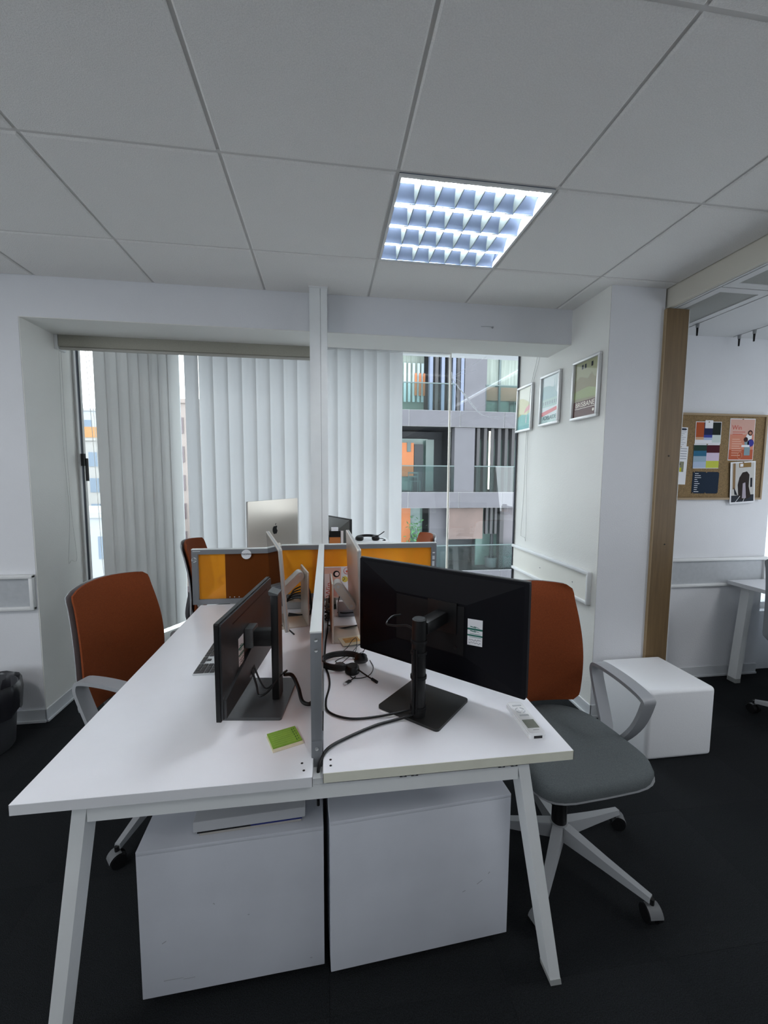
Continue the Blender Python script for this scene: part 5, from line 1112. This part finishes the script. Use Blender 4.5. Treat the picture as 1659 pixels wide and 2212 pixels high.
# storey A (upper)
za, zb = 4.02, 6.64
fp('curtain', 2.0, 4.05, za, zb, CURT, 17.3); 
for x in (2.95, 3.18, 3.36, 3.55, 3.75, 3.92): fp('curtain_strip', x, x + 0.10, za + 0.45, zb - 0.6, mat('curtain_light', (0.42, 0.5, 0.52), 0.6), 17.2, 0.05)
for x in (3.62, 3.80, 3.97): fp('orange_wall', x, x + 0.09, za + 0.7, za + 1.6, ORW, 17.1, 0.04)
for i, x in enumerate((4.08, 4.30, 4.56, 4.82, 5.02, 5.20, 5.36)): fp('fin', x, x + 0.13, za, zb + 0.6, FIN if i % 2 == 0 else FIND, 16.42, 0.25)
fp('wall_panel', 5.52, 6.44, za, zb, PAN, 16.42, 0.2)
fp('window_pane', 6.46, 9.4, za, zb, GRN_, 17.0); fp('curtain', 6.5, 9.4, za + 1.2, zb, CURT, 16.9); fp('mullion', 7.12, 7.2, za, zb, RAIL, 16.8, 0.1); fp('orange_wall', 6.5, 9.4, za + 0.55, za + 1.1, mat('orange_faded', (0.26, 0.14, 0.09), 0.6), 16.88, 0.02)
# storey B (middle)
zc_, zd = 0.77, 3.38
fp('recess_wall', 2.0, 5.15, zc_, zd, PAN2, 18.3); fp('window_pane', 2.6, 4.4, zc_, zd - 0.35, GRN_, 17.9); fp('orange_wall', 3.15, 3.72, 1.4, zd - 0.55, ORW, 17.6, 0.1); fp('small_window', 3.42, 3.58, 2.45, 2.85, RAIL, 17.56, 0.04)
fp('dark_door', 3.75, 4.15, zc_, zd - 0.6, PAN2, 17.65, 0.1); fp('pale_panel', 4.25, 4.6, zc_, zd - 0.4, mat('pale_green', (0.12, 0.15, 0.14), 0.5), 17.6, 0.05)
fp('wall_panel', 5.15, 6.0, zc_, zd, PAN, 16.42, 0.4); fp('window_pane', 6.0, 9.6, zc_, zd, GRN_, 17.2); fp('dark_panel', 6.0, 9.6, zd - 0.4, zd, PAN2, 17.0, 0.05)
for i in range(8):
    x = 6.10 + 0.30 * i; fp('fin', x, x + 0.125, zc_, zd, FIND, 16.45, 0.3)
fp('light_strip', 6.60, 6.665, zc_ + 0.12, zd - 0.12, mat('strip_lamp', (1.0, 0.92, 0.72), 0.5, emit=1.0), 16.42, 0.03)
# storey C (lower)
ze, zf = -2.50, 0.13
fp('recess_wall', 2.0, 4.3, ze, zf, PAN2, 18.3); fp('window_pane', 2.7, 4.2, ze, zf, GRN_, 17.9); fp('orange_wall', 3.12, 3.6, ze, zf, ORW, 17.6, 0.1)
fp('wall_panel', 4.3, 5.1, ze, zf, PAN, 17.0, 0.2); fp('brown_panel', 5.0, 6.5, -1.2, zf - 0.03, mat('facade_brown', (0.11, 0.075, 0.065), 0.6, var=0.2, scale=1.2), 16.6, 0.2)
fp('window_pane', 6.5, 9.6, ze, zf, GRN_, 17.4); fp('wall_panel', 7.5, 9.6, ze, zf, mat('facade_mauve', (0.11, 0.10, 0.11), 0.6), 16.8, 0.1)
for x in (6.62, 6.82, 7.02): fp('fin', x, x + 0.1, -1.0, zf, FIND, 16.6, 0.2)
fp('column', 7.25, 7.42, ze, zf, FIND, 16.6, 0.3)
# balustrades
for x0, x1, zz in ((2.0, 5.15, 0.76), (6.0, 9.6, 0.76), (2.0, 5.1, 4.02), (6.4, 9.6, 4.02), (2.0, 9.6, -2.50)):
    fp('balustrade', x0, x1, zz + 0.02, zz + 1.05, GLB, 16.41, 0.015); fp('handrail', x0, x1, zz + 1.05, zz + 1.09, RAIL, 16.40, 0.03)
# patio pots and chairs behind balustrades
def patio_chair(x, y, z, label):
    t = thing('patio_chair', label, 'chair', (x, y, z)); m_ = RAIL
    put('seat', MB().box(x - 0.22, x + 0.22, y - 0.22, y + 0.22, z + 0.43, z + 0.46, m_), t); put('backrest', MB().box(x - 0.22, x + 0.22, y + 0.2, y + 0.23, z + 0.6, z + 0.66, m_).box(x - 0.22, x + 0.22, y + 0.2, y + 0.23, z + 0.76, z + 0.82, m_), t)
    for sx in (-1, 1):
        for sy, h in ((-1, 0.43), (1, 0.84)): put('leg', MB().box(x + sx * 0.2 - 0.015, x + sx * 0.2 + 0.015, y + sy * 0.2 - 0.015, y + sy * 0.2 + 0.015, z, z + h, m_), t)
patio_chair(7.75, 17.0, -2.48, 'dark patio chair on the lowest balcony opposite'); patio_chair(7.9, 16.75, 4.02, 'dark patio chair on the top balcony opposite, right'); patio_chair(4.55, 16.9, 4.02, 'dark patio chair on the top balcony opposite, left'); patio_chair(3.6, 16.9, 0.76, 'pale patio chair behind the glass of the middle balcony opposite')
t = thing('planter', 'round dark planter on the lowest balcony opposite', 'planter', (7.05, 16.95, -2.48)); put('pot', MB().lathe([(0.0001, 0), (0.24, 0), (0.28, 0.42), (0.25, 0.42), (0.0001, 0.36)], mat('pot_grey', (0.10, 0.10, 0.11), 0.6), 20), t, False); put('stem', MB().cyl((0, 0, 0.36), (0, 0, 1.6), 0.10, 0.06, PAN2, 10), t, False)
# shrub reflected/visible at the lower left balcony
t = thing('shrub', 'green shrub on the lowest balcony opposite, beside the orange wall', 'shrub', (3.75, 16.9, -2.48)); m = MB(); random.seed(2); LF = mat('leaf_green', (0.06, 0.16, 0.06), 0.6, var=0.4, scale=6)
for i in range(260):
    c = Vector((random.gauss(0, 0.22), random.gauss(0, 0.2), 0.9 + random.gauss(0, 0.55))); 
    if c.z < 0.15: continue
    u_ = Vector((random.uniform(-1, 1), random.uniform(-1, 1), random.uniform(-1, 1))).normalized() * 0.09; v_ = u_.orthogonal().normalized() * 0.04; m.add([c - u_, c + v_, c + u_, c - v_], [(0, 1, 2, 3)], LF)
put('foliage', m, t, False)['kind'] = 'stuff'; put('trunk', MB().cyl((0, 0, 0), (0, 0, 1.0), 0.03, 0.02, WOOD, 8), t, False)
# far buildings seen past the left blind
def far_building(name, label, x0, x1, y0, y1, z1, m_, floors, cols, win, inset=0.15, face='s'):
    t = thing(name, label, 'building', ((x0 + x1) / 2, y0, GZ)); put('wall', MB().box(x0, x1, y0, y1, GZ, z1, m_), t)
    fh = (z1 - 0.6 - GZ) / floors; cw = (x1 - x0) / cols
    wm = MB().box(-cw * 0.3, cw * 0.3, -0.06, 0.02, 0, fh * 0.55, win).mesh('window')
    for i in range(cols):
        for j in range(floors):
            o = bpy.data.objects.new('window', wm); COL.objects.link(o); o.parent = t; o.location = (x0 + cw * (i + 0.5) - (x0 + x1) / 2, 0, fh * j + fh * 0.25)
    put('parapet', MB().box(x0 - 0.1, x1 + 0.1, y0 - 0.15, y1 + 0.1, z1, z1 + 0.3, m_), t)
    return t
WB = mat('far_white', (0.30, 0.315, 0.33), 0.8); WN = mat('far_window', (0.10, 0.14, 0.19), 0.3); WN2 = mat('far_window_dark', (0.10, 0.07, 0.075), 0.3); PKB = mat('far_pink', (0.25, 0.205, 0.185), 0.8)
far_building('apartment_block', 'tall white block far away, seen in the strip left of the closed blind', -36, -26, 60, 68, 9.6, WB, 6, 5, WN)
far_building('apartment_block', 'white block with an orange roof band in the strip left of the closed blind', -27, -19, 44, 50, 4.6, mat('far_cream', (0.28, 0.27, 0.255), 0.8), 5, 6, WN)
t = thing('roof_sign', 'orange roof band on the lower white block at the far left', 'roof', (-23, 44, 4.9)); put('band', MB().box(-27, -19, 43.8, 44.2, 4.9, 5.9, mat('far_orange', (0.34, 0.16, 0.05), 0.8)), t)
far_building('apartment_block', 'low pale building with blue grey windows at the bottom of the far left strip', -16.5, -10.5, 25, 30, -1.0, WB, 3, 5, WN)
far_building('apartment_block', 'rose and grey apartment building seen through the gap between the blinds', -14.5, -7.0, 32, 38, 6.5, PKB, 7, 10, WN2)
t = thing('hill', 'faint green hill beyond the far white block', 'hill', (-55, 110, GZ)); m = MB(); V = []; NX = 24
for i in range(NX + 1):
    x = -45 + 90 * i / NX
    for j, y in enumerate((-12, 0, 14)): V.append((x, y, (0, 22.5 + 3 * math.sin(i * 0.5) , 0)[j]))
m.add(V, [(3 * i + j, 3 * i + 3 + j, 3 * i + 4 + j, 3 * i + 1 + j) for i in range(NX) for j in range(2)], mat('hill_green', (0.17, 0.23, 0.20), 0.9, var=0.2, scale=0.3), True); put('slope', m, t, False)
# screw and hook marks on the soffit and wall
m = MB().tube([(0.96, 2.5695, 2.375), (1.0, 2.565, 2.376), (1.03, 2.56, 2.372)], 0.0012, CHMID, 5, 3).cyl((1.035, 2.57, 2.372), (1.035, 2.562, 2.372), 0.006, 0.006, CHMID, 8)
tag(put('ceiling_hook', m), 'small grey wire hook fixed on the front of the white beam', 'hook')
bpy.context.view_layer.update()
